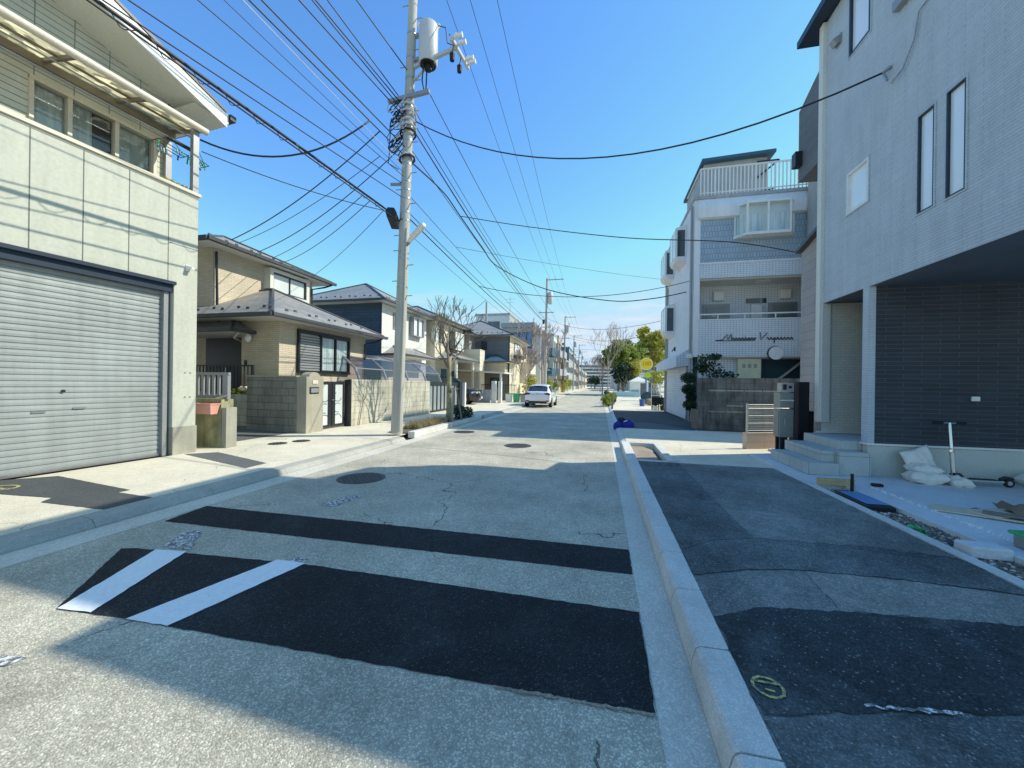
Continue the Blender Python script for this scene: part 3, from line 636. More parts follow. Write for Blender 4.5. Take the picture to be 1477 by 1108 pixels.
# things on the balcony
def gl(x, y, z): return Matrix.Translation((GX, GY, 0)) @ Matrix.Rotation(-TH, 4, 'Z') @ Vector((x, y, z))
for i, (x_, yy, lab) in enumerate(((-.22, -.35, 'drying hanger with coloured pegs hanging inside the balcony, left of the corner post'), (-.2, .12, 'small drying hanger with blue pegs sticking out past the balcony corner post'))):
    p = gl(x_, yy, 6.0); t = thing('laundry_hanger', lab, 'laundry hanger', (p.x, p.y, 5.78), -TH, 'laundry hangers on the balcony'); hb = MB()
    a = .24 if i == 0 else .13
    hb.tube([(-.10, -a, .05), (.10, -a, .05), (.10, a, .0), (-.10, a, .0), (-.10, -a, .05)], .008, 5); hb.tube([(0, -a, .05), (0, 0, .24), (0, a, 0)], .006, 5); hb.tube([(0, -a, .04), (0, a, .0)], .007, 5)
    for q in range(11):
        xx = rnd.choice((-.1, 0, .1)); y2 = -a + 2 * a * q / 10; MB().bar((xx, y2, .02), (xx + rnd.uniform(-.02, .02), y2, -.07), .014, .02).build('peg', M['blue_pl'] if q % 2 else M['green_pl'], t, local=True)
    hb.build('frame', M['dark_alu'], t, local=True)
def leafblob(mb, c, r, n, s, flat=1.0, up=0):
    for _ in range(n):
        v = Vector((rnd.gauss(0, 1), rnd.gauss(0, 1), rnd.gauss(0, 1))).normalized() * (rnd.random() ** .4)
        p = Vector(c) + Vector((v.x * r[0], v.y * r[1], v.z * r[2] * flat)); q = s * rnd.uniform(.6, 1.35)
        a = Vector((rnd.gauss(0, 1), rnd.gauss(0, 1), rnd.gauss(0, .7) + up)).normalized(); b = a.cross(Vector((rnd.gauss(0, 1), rnd.gauss(0, 1), rnd.gauss(0, 1)))).normalized() * q * .5
        mb.poly([p - a * q * .5, p + b * .8 - a * .05 * q, p + a * q * .6, p - b * .8])
    return mb
p = gl(-.1, -.32, 5.085)
pl = MB()
for q in range(8): c = gl(-.1, -.55 + q * .065, 5.12); leafblob(pl, c, (.05, .05, .06), 26, .045)
solo('potted_succulents', pl, M['leaf_y'], 'row of small succulents growing on the balcony parapet beside the corner post', 'plant', recalc=False)

# ------------------------------------------------------------------ planter post beside the garage
t = thing('gate_wall', 'mossy concrete gate wall with a grey slatted rail on top, beside the garage', 'wall', (-7.75, 6.4, .1))
a = MB().prism([(-8.6, 6.35), (-7.62, 6.35), (-7.62, 6.62), (-8.6, 6.62)], .10, 1.10, axis='Z'); a.build('wall', surf('mossy_concrete', (.36, .35, .20), var=.45, vs=3, streak=.5, bmp=.5), t)
MB().box(-7.618, -7.50, 6.36, 6.60, .1, .93).build('pillar', M['plinth'], t, bev=.006)
f = MB().box(-8.6, -7.56, 6.45, 6.50, 1.60, 1.66).box(-8.6, -7.62, 6.455, 6.495, 1.13, 1.18)
for x_ in (-8.4, -8.26, -8.12, -7.98, -7.84, -7.70): f.box(x_ - .03, x_ + .03, 6.46, 6.49, 1.18, 1.60)
f.box(-7.66, -7.57, 6.44, 6.51, 1.1, 1.60)
f.build('slatted_rail', M['grey_alu'], t)
t = thing('planter', 'faded pink plastic planter box hooked on the mossy gate wall', 'planter', (-7.85, 6.25, .8))
pv = []
for z_, o in ((.80, .03), (.98, 0), (1.0, -.015), (1.02, -.015), (1.02, .02), (.86, .05)): pv.append((z_, o))
pm = MB(); vs = []; fs = []
for z_, o in pv: vs += [(-8.06 + o, 6.14 + o, z_), (-7.64 - o, 6.14 + o, z_), (-7.64 - o, 6.335 - o, z_), (-8.06 + o, 6.335 - o, z_)]
for i in range(len(pv) - 1):
    for j_ in range(4): fs.append((i * 4 + j_, i * 4 + (j_ + 1) % 4, (i + 1) * 4 + (j_ + 1) % 4, (i + 1) * 4 + j_))
fs.append((3, 2, 1, 0)); fs.append(tuple(range(20, 24))); pm.add(vs, fs); pm.build('box', M['pink_pl'], t)
MB().tube([(-7.7, 6.35, 1.02), (-7.64, 6.25, 1.12), (-7.55, 6.42, 1.18)], .018, 6).build('bracket', M['brown_alu'], t)

# ------------------------------------------------------------------ tiled house behind it
h2 = thing('tiled_house', 'beige brick-tiled two-storey house with grey hipped slate roofs and black gutters', 'house', (-9.2, 9.4, .1))
b = MB(); b.wall('+X', -9.2, 9.4, 13.6, .3, 3.25); b.wall('-Y', 9.4, -10.55, -9.2, .3, 3.25); b.wall('+Y', 13.6, -12, -9.2, .3, 3.25); b.wall('-X', -10.55, 9.4, 10.2, .3, 3.25)
b.wall('-Y', 10.2, -17, -10.55, .3, 3.2); b.build('wall', M['beige_tile'], h2)
b = MB(); b.wall('+X', -11.8, 9.5, 13.7, 3.0, 5.62); b.wall('-Y', 9.5, -17, -11.8, 3.0, 5.62); b.wall('+Y', 13.7, -17, -11.8, 3, 5.62); b.build('upper_wall', M['beige_tile'], h2)
hip(h2, -16.9, -11.3, 8.95, 14.3, 5.72, .44, M['slate2'], snow=True)
hip(h2, -14.4, -8.65, 8.6, 14.05, 3.35, .50, M['slate2'], snow=True)
hip(h2, -16.5, -10.15, 8.75, 13.5, 2.98, .62, M['slate'], snow=True)
window(h2, '+X', -9.2, 11.0, 12.5, 1.82, 3.02, M['dark_alu'], M['clear'], mull=(.5,), n0=.004, n1=.12, curtain=M['curtain_w'], ch=.03)
g = MB()
for i in range(14): g.fbox('+X', -9.2, 10.12, 11.0, .02, .075, 1.84 + i * .083, 1.84 + i * .083 + .06)
g.build('shutter_box', M['grey_alu'], h2); MB().fbox('+X', -9.2, 10.06, 12.56, .0, .09, 3.02, 3.12).fbox('+X', -9.2, 10.06, 12.56, .0, .10, 1.76, 1.82).fbox('+X', -9.2, 10.06, 10.12, 0, .09, 1.82, 3.02).build('window_surround', M['dark_alu'], h2)
q = ax(386, 380, -11.8); q2 = ax(434, 412, -11.8)
by0, by1, bz0, bz1 = q.y, q2.y, 4.72, 5.42
bx = MB().fbox('+X', -11.8, by0 - .15, by1 + .15, 0, .28, bz0 - .16, bz0).fbox('+X', -11.8, by0 - .15, by1 + .15, 0, .28, bz1, bz1 + .12).fbox('+X', -11.8, by0 - .15, by0, 0, .28, bz0, bz1).fbox('+X', -11.8, by1, by1 + .15, 0, .28, bz0, bz1)
bx.build('window_surround', M['soffit'], h2)
window(h2, '+X', -11.8, by0, by1, bz0, bz1, M['dark_alu'], M['glass_frost'], n0=.15, n1=.24)
dr = MB().fbox('-Y', 10.2, -12.85, -11.4, 0, .05, .5, 3.1).build('door', M['door_black'], h2)
MB().bar((-11.95, 10.10, 1.4), (-11.95, 10.10, 1.9), .03).build('handle', M['steel'], dr)
MB().ball((-10.2, 9.3, 2.76), (.11, .07, .14), 12, 8).build('porch_lamp', M['porc'], h2, smooth=True)
MB().fbox('-Y', 9.4, -10.42, -10.34, 0, .03, 1.95, 2.1).build('doorbell', M['dark_alu'], h2)
pipe(h2, [(-11.74, 9.56, 5.5), (-11.70, 9.58, 3.6)], M['dark_alu']); pipe(h2, [(-11.25, 14.2, 5.6), (-11.4, 13.95, 5.45), (-11.74, 13.62, 5.3), (-11.74, 13.62, 3.9)], M['dark_alu'])
pipe(h2, [(-8.7, 14.0, 3.25), (-8.85, 13.8, 3.1), (-9.14, 13.5, 3.0), (-9.14, 13.5, .3)], M['dark_alu']); pipe(h2, [(-10.2, 9.0, 2.9), (-10.6, 9.2, 2.75), (-11.2, 10.1, 2.7)], M['soffit'], .025)
# yard walls
t = thing('stone_wall', 'dark rough stone garden wall facing the camera, left of the ribbed gate pier', 'wall', (-8.6, 8.8, .1))
MB().box(-9.58, -7.945, 8.72, 8.9, .1, 1.60).build('wall', M['block_dark'], t); MB().box(-9.60, -7.945, 8.70, 8.92, 1.602, 1.64).build('coping', M['pier'], t)
t = thing('gate_pier', 'ribbed stone gate pier with letterbox and name plate', 'gate pier', (-7.65, 9.05, .1))
MB().box(-7.94, -7.645, 8.72, 9.36, .1, 1.62).build('pier', M['pier'], t)
MB().prism([(8.82 + .44 * i / 12, 1.62 + .13 * math.sin(math.pi * i / 12) ** .6) for i in range(13)], -7.92, -7.66, axis='X').build('arched_top', M['pier'], t)
MB().box(-7.655, -7.628, 8.93, 9.13, 1.43, 1.53).build('name_plate', M['cream_alu'], t)
lb = MB().box(-7.66, -7.632, 8.83, 9.17, 1.16, 1.34).build('letterbox', M['dark_alu'], t); MB().box(-7.632, -7.615, 8.86, 9.14, 1.19, 1.31).build('flap', M['grey_alu'], lb)
t = thing('garden_gate', 'black double garden gate backed with pale sheets for the sunlit ground behind, beside the ribbed pier', 'gate', (-7.85, 9.9, .1))
for y0, y1 in ((9.40, 9.93), (9.96, 10.5)):
    fr = MB().box(-7.87, -7.82, y0, y0 + .05, .16, 1.5).box(-7.87, -7.82, y1 - .05, y1, .16, 1.5).box(-7.87, -7.82, y0 + .05, y1 - .05, .16, .22).box(-7.87, -7.82, y0 + .05, y1 - .05, 1.42, 1.5)
    if y0 < 9.6: fr.box(-7.865, -7.825, y1 - .14, y1 - .05, .22, 1.42)
    else: fr.box(-7.865, -7.825, y0 + .05, y0 + .14, .22, 1.42)
    # scrolls
    for s in range(3): fr.tube([(-7.845, (y0 + y1) / 2 + .17 * math.cos(a_ * .5 + s), .38 + .33 * s + .14 * math.sin(a_ * .5 + s)) for a_ in range(9)], .011, 5)
    lf = fr.build('gate_leaf', M['dark_alu'], t); MB().box(-7.85, -7.842, y0 + .05, y1 - .05, .22, 1.42).build('panel', M['glass_frost'], lf)  # pale sheet stands in for the sunlit ground seen through the gate
MB().bar((-7.8, 9.90, .95), (-7.8, 10.05, .95), .02).build('handle', M['steel'], t)
t = thing('block_wall', 'long beige concrete block wall along the left pavement behind the utility pole', 'wall', (-7.7, 13, .1))
MB().box(-7.85, -7.65, 10.62, 16.3, .1, 1.58).build('wall', M['block_beige'], t); MB().box(-7.86, -7.64, 10.56, 10.615, .1, 1.56).build('end_post', M['dark_alu'], t)
t = thing('folding_gate', 'black folding driveway gate with frosted panels beyond the beige block wall', 'gate', (-7.75, 18.3, .1))
fr = MB().box(-7.8, -7.72, 16.35, 20.1, 1.38, 1.55).box(-7.8, -7.72, 16.35, 20.1, .14, .2)
for i in range(9): fr.box(-7.8, -7.72, 16.35 + i * .45, 16.42 + i * .45, .2, 1.38)
fr.build('frame', M['dark_alu'], t); MB().box(-7.765, -7.755, 16.4, 20.0, .2, 1.38).build('panel', M['frost_grey'], t); MB().box(-7.95, -7.65, 20.1, 20.5, .1, 1.6).build('gate_post', M['dark_alu'], t)
MB().box(-8.2, -7.5, 20.52, 20.72, .1, 1.55).build('end_wall', M['white_wall'], t)
t = thing('planting_wall', 'low pale block retaining wall with black railing in front of the dark door', 'wall', (-10.8, 9.05, .3))
MB().box(-13.5, -9.6, 8.95, 9.12, .2, 1.10).build('wall', M['block_grey'], t)
rl = MB().bar((-13.5, 9.03, 1.92), (-9.72, 9.03, 1.92), .05, .04).bar((-13.5, 9.03, 1.2), (-9.72, 9.03, 1.2), .04, .03).box(-9.75, -9.70, 9.0, 9.06, 1.1, 1.95)
for i in range(30): rl.box(-13.4 + i * .125 - .012, -13.4 + i * .125 + .012, 9.02, 9.045, 1.2, 1.9)
rl.build('railing', M['dark_alu'], t)
fl = MB()
for q in range(9): leafblob(fl, (-10.45 + q * .085, 9.02, 1.17), (.08, .1, .07), 26, .07)
t = thing('flowering_plant', 'lime green plant with cream flowers on the low wall under the black railing', 'plant', (-10.1, 9.02, 1.1))
fl.build('foliage', M['leaf_lime'], t, recalc=False)
fl = MB()
for q in range(13): fl.ball((-10.1 + q * .03 + rnd.uniform(-.02, .02), 8.98 + rnd.uniform(-.07, .05), 1.25 + rnd.uniform(-.03, .06)), (.045, .045, .035), 6, 5, jit=.2)
fl.build('flower', M['petal'], t)
# ------------------------------------------------------------------ new house, near right
nh = thing('new_house', 'tall pale grey house with a dark brick carport recess, nearest on the right', 'house', (4.05, 7.1, .15))
K = 4.05
w = MB()
w.wall('-X', K, 5.85, 8.5, 3.10, 8.40, [(7.14, 7.68, 7.14, 8.22), (7.14, 7.69, 4.46, 5.16), (5.91, 6.17, 3.82, 5.11)], .16)
w.wall('-X', K, 4.46, 5.85, 3.10, 6.5, [(5.475, 5.735, 3.82, 5.11)], .16)
w.poly([(K, 4.46, 3.1), (13.5, 3.95, 3.1), (13.5, 3.95, 6.5), (K, 4.46, 6.5)]); w.wall('-Y', 5.85, K, 9.5, 6.5, 8.4); w.wall('+Y', 8.5, K, 9.5, .7, 8.4); w.wall('+Y', 8.5, 9.5, 13.5, .7, 6.5)  # unseen end lengthened and slanted to shape its shadow on the near road
w.poly([(K, 4.46, 6.5), (13.5, 3.95, 6.5), (13.5, 5.85, 6.5), (K, 5.85, 6.5)]); w.poly([(9.5, 5.85, 6.5), (13.5, 5.85, 6.5), (13.5, 8.5, 6.5), (9.5, 8.5, 6.5)]); w.wall('+X', 13.5, 3.95, 8.5, 0, 6.5); w.wall('+X', 9.5, 5.85, 8.5, 6.5, 8.4)
w.box(K, 4.145, 7.1, 7.24, .655, 3.10)
w.build('wall', M['new_siding'], nh)
MB().prism([(K + .002, 4.462), (13.4, 3.965), (13.4, 7.1), (K + .002, 7.1)], 3.10, 3.13, axis='Z').box(K + .002, 6.5, 7.1, 8.38, 3.10, 3.13).build('soffit', M['soffit_d'], nh)
MB().wall('-Y', 8.385, K, 6.6, .70, 3.1).wall('-X', 6.5, 7.2, 8.38, .7, 3.1).build('entry_wall', M['new_beige'], nh)
MB().box(4.145, 13.4, 7.1, 7.25, .655, 3.1).build('carport_wall', M['new_dark'], nh)
MB().box(13.2, 13.4, 4.2, 7.1, .15, 3.1).build('side_wall', M['new_dark'], nh)
MB().box(4.07, 13.4, 7.12, 7.25, .1, .625).box(3.98, 6.6, 8.40, 8.52, .1, .66).box(3.98, 4.15, 8.33, 8.40, .1, .66).build('foundation', M['found'], nh, bev=.01)
MB().box(4.04, 13.4, 7.085, 7.12, .627, .655).box(4.04, 4.075, 7.12, 7.3, .627, .655).box(3.97, 6.6, 8.36, 8.40, .665, .70).build('drip_edge', M['white'], nh)
MB().box(3.985, 4.10, 8.36, 8.50, .86, 8.40).box(4.015, 4.16, 8.335, 8.36, .86, 3.09).build('corner_post', M['new_trim'], nh, bev=.008)
window(nh, '-X', K, 7.14, 7.68, 7.14, 8.22, M['navy'], M['glass_sky'], mull=(), n0=-.075, n1=.012, fw=.04)
window(nh, '-X', K, 7.14, 7.69, 4.46, 5.16, M['white'], M['glass_sky'], mull=(), n0=-.075, n1=.012, fw=.04)
window(nh, '-X', K, 5.91, 6.17, 3.82, 5.11, M['navy'], M['glass_sky'], mull=(), n0=-.06, n1=.010, fw=.02)
window(nh, '-X', K, 5.475, 5.735, 3.82, 5.11, M['navy'], M['glass_sky'], mull=(), n0=-.06, n1=.010, fw=.02)
for y0, y1, z0, z1 in ((7.14, 7.68, 7.14, 8.22), (7.14, 7.69, 4.46, 5.16), (5.91, 6.17, 3.82, 5.11), (5.475, 5.735, 3.82, 5.11)):
    e = .022; tr = MB()
    tr.fbox('-X', K, y0 - e, y0, 0, .012, z0 - e, z1 + e); tr.fbox('-X', K, y1, y1 + e, 0, .012, z0 - e, z1 + e); tr.fbox('-X', K, y0, y1, 0, .012, z0 - e, z0); tr.fbox('-X', K, y0, y1, 0, .012, z1, z1 + e); tr.build('window_trim', M['new_siding'], nh)
r = MB().slab([(3.80, 5.85, 8.55), (9.6, 5.85, 8.55), (9.6, 8.95, 8.55), (3.80, 8.95, 8.55)], .13)
for q in ([(3.80, 5.86, 8.552), (6.6, 5.86, 8.85), (6.6, 8.94, 8.85), (3.80, 8.94, 8.552)], [(9.6, 5.86, 8.552), (9.6, 8.94, 8.552), (6.6, 8.94, 8.85), (6.6, 5.86, 8.85)], [(3.8, 5.86, 8.552), (9.6, 5.86, 8.552), (6.6, 5.86, 8.85)], [(3.8, 8.94, 8.552), (9.6, 8.94, 8.552), (6.6, 8.94, 8.85)]): r.poly(q)
r.build('roof', M['navy'], nh)
h = MB().bar((K + .0, 7.98, 7.72), (K - .10, 7.98, 7.66), .13, .12).box(K - .02, K, 7.9, 8.06, 7.62, 7.8); h.build('vent_hood', M['grey_alu'], nh, bev=.01)
MB().box(K - .09, K, 6.1, 6.55, 6.86, 7.0).build('vent_box', M['grey_alu'], nh, bev=.01)
MB().bar((K - .01, 6.68, 6.2), (K - .09, 6.72, 6.14), .05, .03).bar((K - .08, 6.72, 6.16), (K - .1, 6.60, 5.95), .025).tube([(K - .05, 6.6, 5.9), (K - .04, 6.4, 5.95), (K - .03, 6.22, 6.2), (K - .03, 6.15, 6.5), (K - .02, 6.0, 6.55)], .010, 6).build('cable_anchor', M['grey_alu'], nh)
bl = MB().prism([(8.53, 5.9), (9.42, 5.9), (9.42, 7.42), (8.53, 7.75)], 4.06, 6.5, axis='X'); bl.build('balcony', M['greyd_siding'], nh); MB().box(3.93, 4.06, 9.25, 9.42, 6.2, 6.5).build('vent_hood', M['dark_alu'], nh)
wg = MB().prism([(8.53, .2), (9.45, .2), (9.45, 4.40), (8.53, 4.62)], 4.16, 7.0, axis='X'); wg.build('wing', M['wing'], nh); MB().slab([(4.05, 8.51, 4.70), (7.05, 8.51, 4.70), (7.05, 9.5, 4.47), (4.05, 9.5, 4.47)], .07).build('wing_roof', M['roof_cap'], nh)
MB().box(5.34, 5.44, 7.07, 7.1, 1.34, 1.41).build('outdoor_socket', M['white'], nh, bev=.008)
st = thing('entrance_steps', 'three grey tiled steps up to the entry of the new house', 'steps', (3.6, 7.5, .15))
MB().box(3.16, 3.62, 6.92, 8.25, .15, .335).build('step', M['step'], st, bev=.006); MB().box(3.42, 4.04, 7.06, 8.32, .336, .51).box(3.622, 4.04, 6.98, 7.06, .15, .51).build('step', M['step'], st, bev=.006); MB().box(3.74, 6.0, 7.26, 8.33, .511, .66).build('landing', M['step'], st, bev=.006)
# mailbox post
t = thing('mailbox_post', 'dark brown flat post carrying a grey letterbox cabinet and intercom beside the steps', 'mailbox', (3.75, 8.7, .15))
MB().box(3.70, 3.76, 8.58, 8.82, .15, 1.62).build('post', M['post_brown'], t); MB().box(3.762, 3.95, 8.60, 8.86, .15, 1.62).build('back_panel', M['post_black'], t); MB().box(3.96, 4.03, 8.60, 8.8, .15, 1.05).build('rear_panel', M['post_black'], t)
cb = MB().box(3.45, 3.695, 8.62, 8.90, .52, 1.08).build('cabinet', M['mail_grey'], t, bev=.006); MB().box(3.438, 3.45, 8.65, 8.87, .56, 1.04).build('door', M['mail_grey'], cb); MB().box(3.52, 3.54, 8.595, 8.62, .76, .9).build('handle', M['steel'], cb)
lb = MB().box(3.45, 3.695, 8.62, 8.90, 1.10, 1.40).build('letterbox', M['mail_grey'], t, bev=.006); MB().box(3.455, 3.69, 8.60, 8.62, 1.24, 1.262).build('slot_lip', M['white'], lb)
ic = MB().box(3.47, 3.695, 8.62, 8.80, 1.42, 1.60).build('intercom', M['steel'], t); MB().box(3.50, 3.56, 8.60, 8.62, 1.46, 1.57).box(3.60, 3.65, 8.60, 8.62, 1.49, 1.54).build('button_panel', M['dark_alu'], ic)
for yy in (8.66, 8.84): MB().box(3.47, 3.52, yy - .02, yy + .02, .15, .52).build('leg', M['dark_alu'], t)
MB().box(3.53, 3.6, 8.64, 8.86, .15, .52).build('meter_box', M['black_pl'], t)
# items on the plot
def pillow(mb, c, sx, sy, sz, rot=0, tilt=(0, 0, 0), pinch=.0, seed=0):
    r2 = random.Random(seed); nu, nv = 22, 10; vs = []; fs = []; Rm = Matrix.Rotation(rot, 4, 'Z') @ Matrix.Rotation(tilt[0], 4, 'X') @ Matrix.Rotation(tilt[1], 4, 'Y')
    ph = [r2.uniform(0, 6) for _ in range(6)]
    for i in range(nv + 1):
        v = -1 + 2 * i / nv; 
        for j in range(nu):
            a = 2 * math.pi * j / nu; ca, sa = math.cos(a), math.sin(a); k = (abs(ca) ** 4 + abs(sa) ** 4) ** -.25
            rr = (1 - abs(v) ** 3.2) ** .5 if abs(v) < 1 else 0.0
            rr = rr * .9 + .1 * (1 - v * v)
            wv = 1 + .05 * math.sin(3 * a + ph[0]) + .04 * math.sin(5 * a + ph[1] + v * 3)
            x, y = k * ca * rr * wv, k * sa * rr * wv; z = v * (1 - .55 * (k * .8 * rr) ** 3 * .4) + .07 * math.sin(4 * x + ph[2]) * (1 - abs(v)) + .05 * math.sin(5 * y + ph[3])
            vs.append(Vector(c) + Rm @ Vector((x * sx, y * sy, z * sz)))
    for i in range(nv):
        for j in range(nu): fs.append((i * nu + j, i * nu + (j + 1) % nu, (i + 1) * nu + (j + 1) % nu, (i + 1) * nu + j))
    return mb.add(vs, fs)
SG = 'white sacks on the slab by the dark wall'
def quadsack(name_label, cs, th, seed, mat='sack', puck=.012):
    r2 = random.Random(seed); N = 16; A, B, C_, D = [Vector(c) for c in cs]; nrm = (B - A).cross(D - A).normalized(); vs = []; fs = []
    ph = [r2.uniform(0, 6) for _ in range(8)]
    for side in (1, -1):
        for i in range(N + 1):
            for j in range(N + 1):
                u, v = i / N, j / N; p = A * (1 - u) * (1 - v) + B * u * (1 - v) + C_ * u * v + D * (1 - u) * v
                e = (max(0, 1 - (2 * u - 1) ** 4) * max(0, 1 - (2 * v - 1) ** 4)) ** .5; c_ = (A + B + C_ + D) / 4
                p = p + (c_ - p) * .10 * (1 - e) * (1 - abs(2 * u - 1)) + (c_ - p) * .08 * (1 - e) * (1 - abs(2 * v - 1))
                wv = puck * (math.sin(9 * u + 5 * v + ph[0]) + .8 * math.sin(13 * v - 6 * u + ph[1]) + .6 * math.sin(21 * u + 3 * v + ph[2])) * (.35 + .65 * e)
                vs.append(p + nrm * side * (th * e + .003) + nrm * wv)
    n1 = (N + 1) ** 2
    for k in (0, 1):
        for i in range(N):
            for j in range(N):
                q = (k * n1 + i * (N + 1) + j, k * n1 + (i + 1) * (N + 1) + j, k * n1 + (i + 1) * (N + 1) + j + 1, k * n1 + i * (N + 1) + j + 1); fs.append(q if k else q[::-1])
    edge = [i * (N + 1) for i in range(N + 1)] + [N * (N + 1) + j for j in range(1, N + 1)] + [i * (N + 1) + N for i in range(N - 1, -1, -1)] + [j for j in range(N - 1, 0, -1)]
    for i in range(len(edge)): p, q = edge[i], edge[(i + 1) % len(edge)]; fs.append((p, q, q + n1, p + n1))
    return solo('sack', MB().add(vs, fs), M[mat], name_label, 'sack', SG, smooth=True)
tl, tr_, br_, bl_ = ay(1297, 652, 6.98), ay(1337, 641, 7.02), ay(1359, 686, 6.86), ay(1316, 690, 6.84)
quadsack('half-empty white sack propped upright against the grey foundation, pointed top corner up', (bl_, br_, tr_, tl), .035, 1, puck=.009)
quadsack('full white woven sack lying flat on the slab, under the propped sack', ((4.33, 6.62, .235), (4.80, 6.64, .225), (4.83, 6.92, .235), (4.38, 6.93, .24)), .085, 2)
quadsack('plump white sack lying on the flat one, under the propped sack', ((4.42, 6.72, .35), (4.78, 6.72, .335), (4.80, 6.95, .35), (4.42, 6.96, .35)), .06, 4)
quadsack('small white sack slumped on the slab nearest the kick scooter', ((4.80, 6.62, .20), (5.03, 6.58, .185), (5.06, 6.80, .20), (4.80, 6.84, .25)), .065, 3)
quadsack('white folded sack on the slab at the right end of the foundation', ((5.72, 6.62, .25), (6.3, 6.62, .25), (6.3, 6.98, .25), (5.74, 6.98, .26)), .10, 6, 'white')
# kick scooter leaning on the wall, deck along it
t = thing('kick_scooter', 'silver kick scooter with black grips leaning against the dark brick wall', 'kick scooter', (5.0, 6.85, .15))
MB().tube([(4.93, 6.80, .28), (4.97, 6.93, 1.02)], .021, 10).build('stem', M['chrome'], t, smooth='auto'); MB().tube([(4.935, 6.805, .30), (4.95, 6.86, .66)], .027, 10).build('lower_stem', M['steel'], t, smooth='auto')
hb = MB().tube([(4.87, 6.93, 1.02), (5.07, 6.93, 1.02)], .014, 8).build('handlebar', M['chrome'], t)
for x0 in (4.78, 5.05): MB().tube([(x0, 6.93, 1.02), (x0 + .11, 6.93, 1.02)], .022, 10).build('grip', M['rubber'], hb)
MB().bar((4.945, 6.84, .62), (4.90, 6.80, .63), .03).build('clamp', M['chrome'], t)
MB().box(5.10, 5.50, 6.78, 6.90, .205, .235).bar((4.94, 6.81, .34), (5.12, 6.84, .22), .035, .05).build('deck', M['steel'], t, bev=.006); MB().box(5.12, 5.46, 6.785, 6.895, .236, .24).build('grip_tape', M['rubber'], t)
for x0 in (4.93, 5.56):
    wh = MB().tube([(x0, 6.785, .21), (x0, 6.815, .21)], .058, 18).build('wheel', M['rubber'], t, smooth='auto'); MB().tube([(x0, 6.78, .21), (x0, 6.82, .21)], .03, 12).build('hub', M['steel'], wh)
MB().tube([(5.46, 6.80, .25), (5.52, 6.80, .285), (5.60, 6.80, .27)], .025, 6).build('rear_brake', M['dark_alu'], t); MB().bar((4.93, 6.76, .3), (4.93, 6.84, .27), .03, .05).bar((4.98, 6.80, .30), (5.05, 6.77, .2), .05, .06).build('fork', M['dark_alu'], t)
solo('timber_plank', MB().box(2.99, 3.42, 6.22, 6.29, .15, .24), M['wood'], 'short pale timber plank on edge in front of the steps', 'plank', bev=.004)
solo('marker_stake', MB().cyl(3.29, 6.05, .1, .36, .022, .018, 8), M['black_pl'], 'short black stake standing in the earth beside the timber plank', 'stake')
t = thing('water_meter_box', 'black water meter box with a blue lid set in the earth strip', 'meter box', (3.15, 5.55, .1))
MB().box(2.99, 3.27, 5.22, 5.86, .1, .16).build('box', M['black_pl'], t, bev=.01); MB().box(3.03, 3.25, 5.30, 5.84, .16, .172).build('lid', surf('blue_lid', (.10, .26, .50), rough=.5, bmp=.3), t, bev=.006)
solo('rubber_block', MB().box(3.68, 3.80, 6.30, 6.37, .152, .19), M['rubber'], 'small black rubber block lying on the slab in front of the foundation corner', 'rubber block', bev=.008)
bd = [(4.18, 5.12, 1.1, .30, .15, -.5, 'ply', 'longest pale plywood offcut in the heap at the right edge, lowest of the pile'), (4.35, 5.25, .8, .26, .17, .25, 'ply', 'pale plywood offcut lying across the long one in the heap'), (4.28, 4.95, .7, .12, .19, -.7, 'wood_grey', 'weathered grey board lying over the plywood heap')]
for x_, y_, l_, w_, z_, a_, m_, lab in bd:
    c, s = math.cos(a_) * l_ / 2, math.sin(a_) * l_ / 2; solo('board_offcut', MB().bar((x_ - c, y_ - s, z_ + .012), (x_ + c, y_ + s, z_ + .03), w_, .014), M[m_], lab, 'board', 'board offcuts heaped on the slab')
mt = MB(); vs = []; N = 12
for i in range(N + 1):
    for j_ in range(N + 1):
        u, v = i / N, j_ / N; vs.append((4.22 + .5 * u + .1 * v, 5.05 + .42 * v - .05 * u, .235 + .05 * math.sin(u * 5 + v * 2) + .03 * math.sin(v * 7) - .06 * (u < .1)))
mt.add(vs, [(i * (N + 1) + j_, (i + 1) * (N + 1) + j_, (i + 1) * (N + 1) + j_ + 1, i * (N + 1) + j_ + 1) for i in range(N) for j_ in range(N)])
solo('floor_mat', mt, M['cardboard'], 'crumpled brown sheet thrown over the board heap on the slab', 'sheet', smooth=True)
solo('cutter_knife', MB().bar((3.98, 5.2, .165), (4.06, 5.34, .165), .035, .025).bar((4.06, 5.34, .165), (4.16, 5.40, .165), .06, .02), M['black_pl'], 'small black tool lying at the left end of the board heap', 'tool')
t = thing('storage_tub', 'grey tub with a bright green lid on the slab at the right edge', 'tub', (3.75, 4.12, .15))
MB().box(3.50, 3.95, 3.98, 4.25, .15, .26).build('tub', M['mail_grey'], t, bev=.02); MB().box(3.48, 3.97, 3.96, 4.27, .26, .29).build('lid', M['green_pl'], t, bev=.01)
solo('concrete_chunk', MB().box(3.02, 3.30, 3.98, 4.16, .10, .20), M['concrete_white'], 'broken white concrete slab piece in the earth strip by the green-lidded tub', 'concrete piece', bev=.015)
solo('plastic_scrap', leafblob(MB(), (3.02, 4.55, .13), (.05, .06, .03), 14, .09), M['green_pl'], 'scrap of green plastic caught at the edge of the earth strip', 'scrap', recalc=False)
rb = MB()
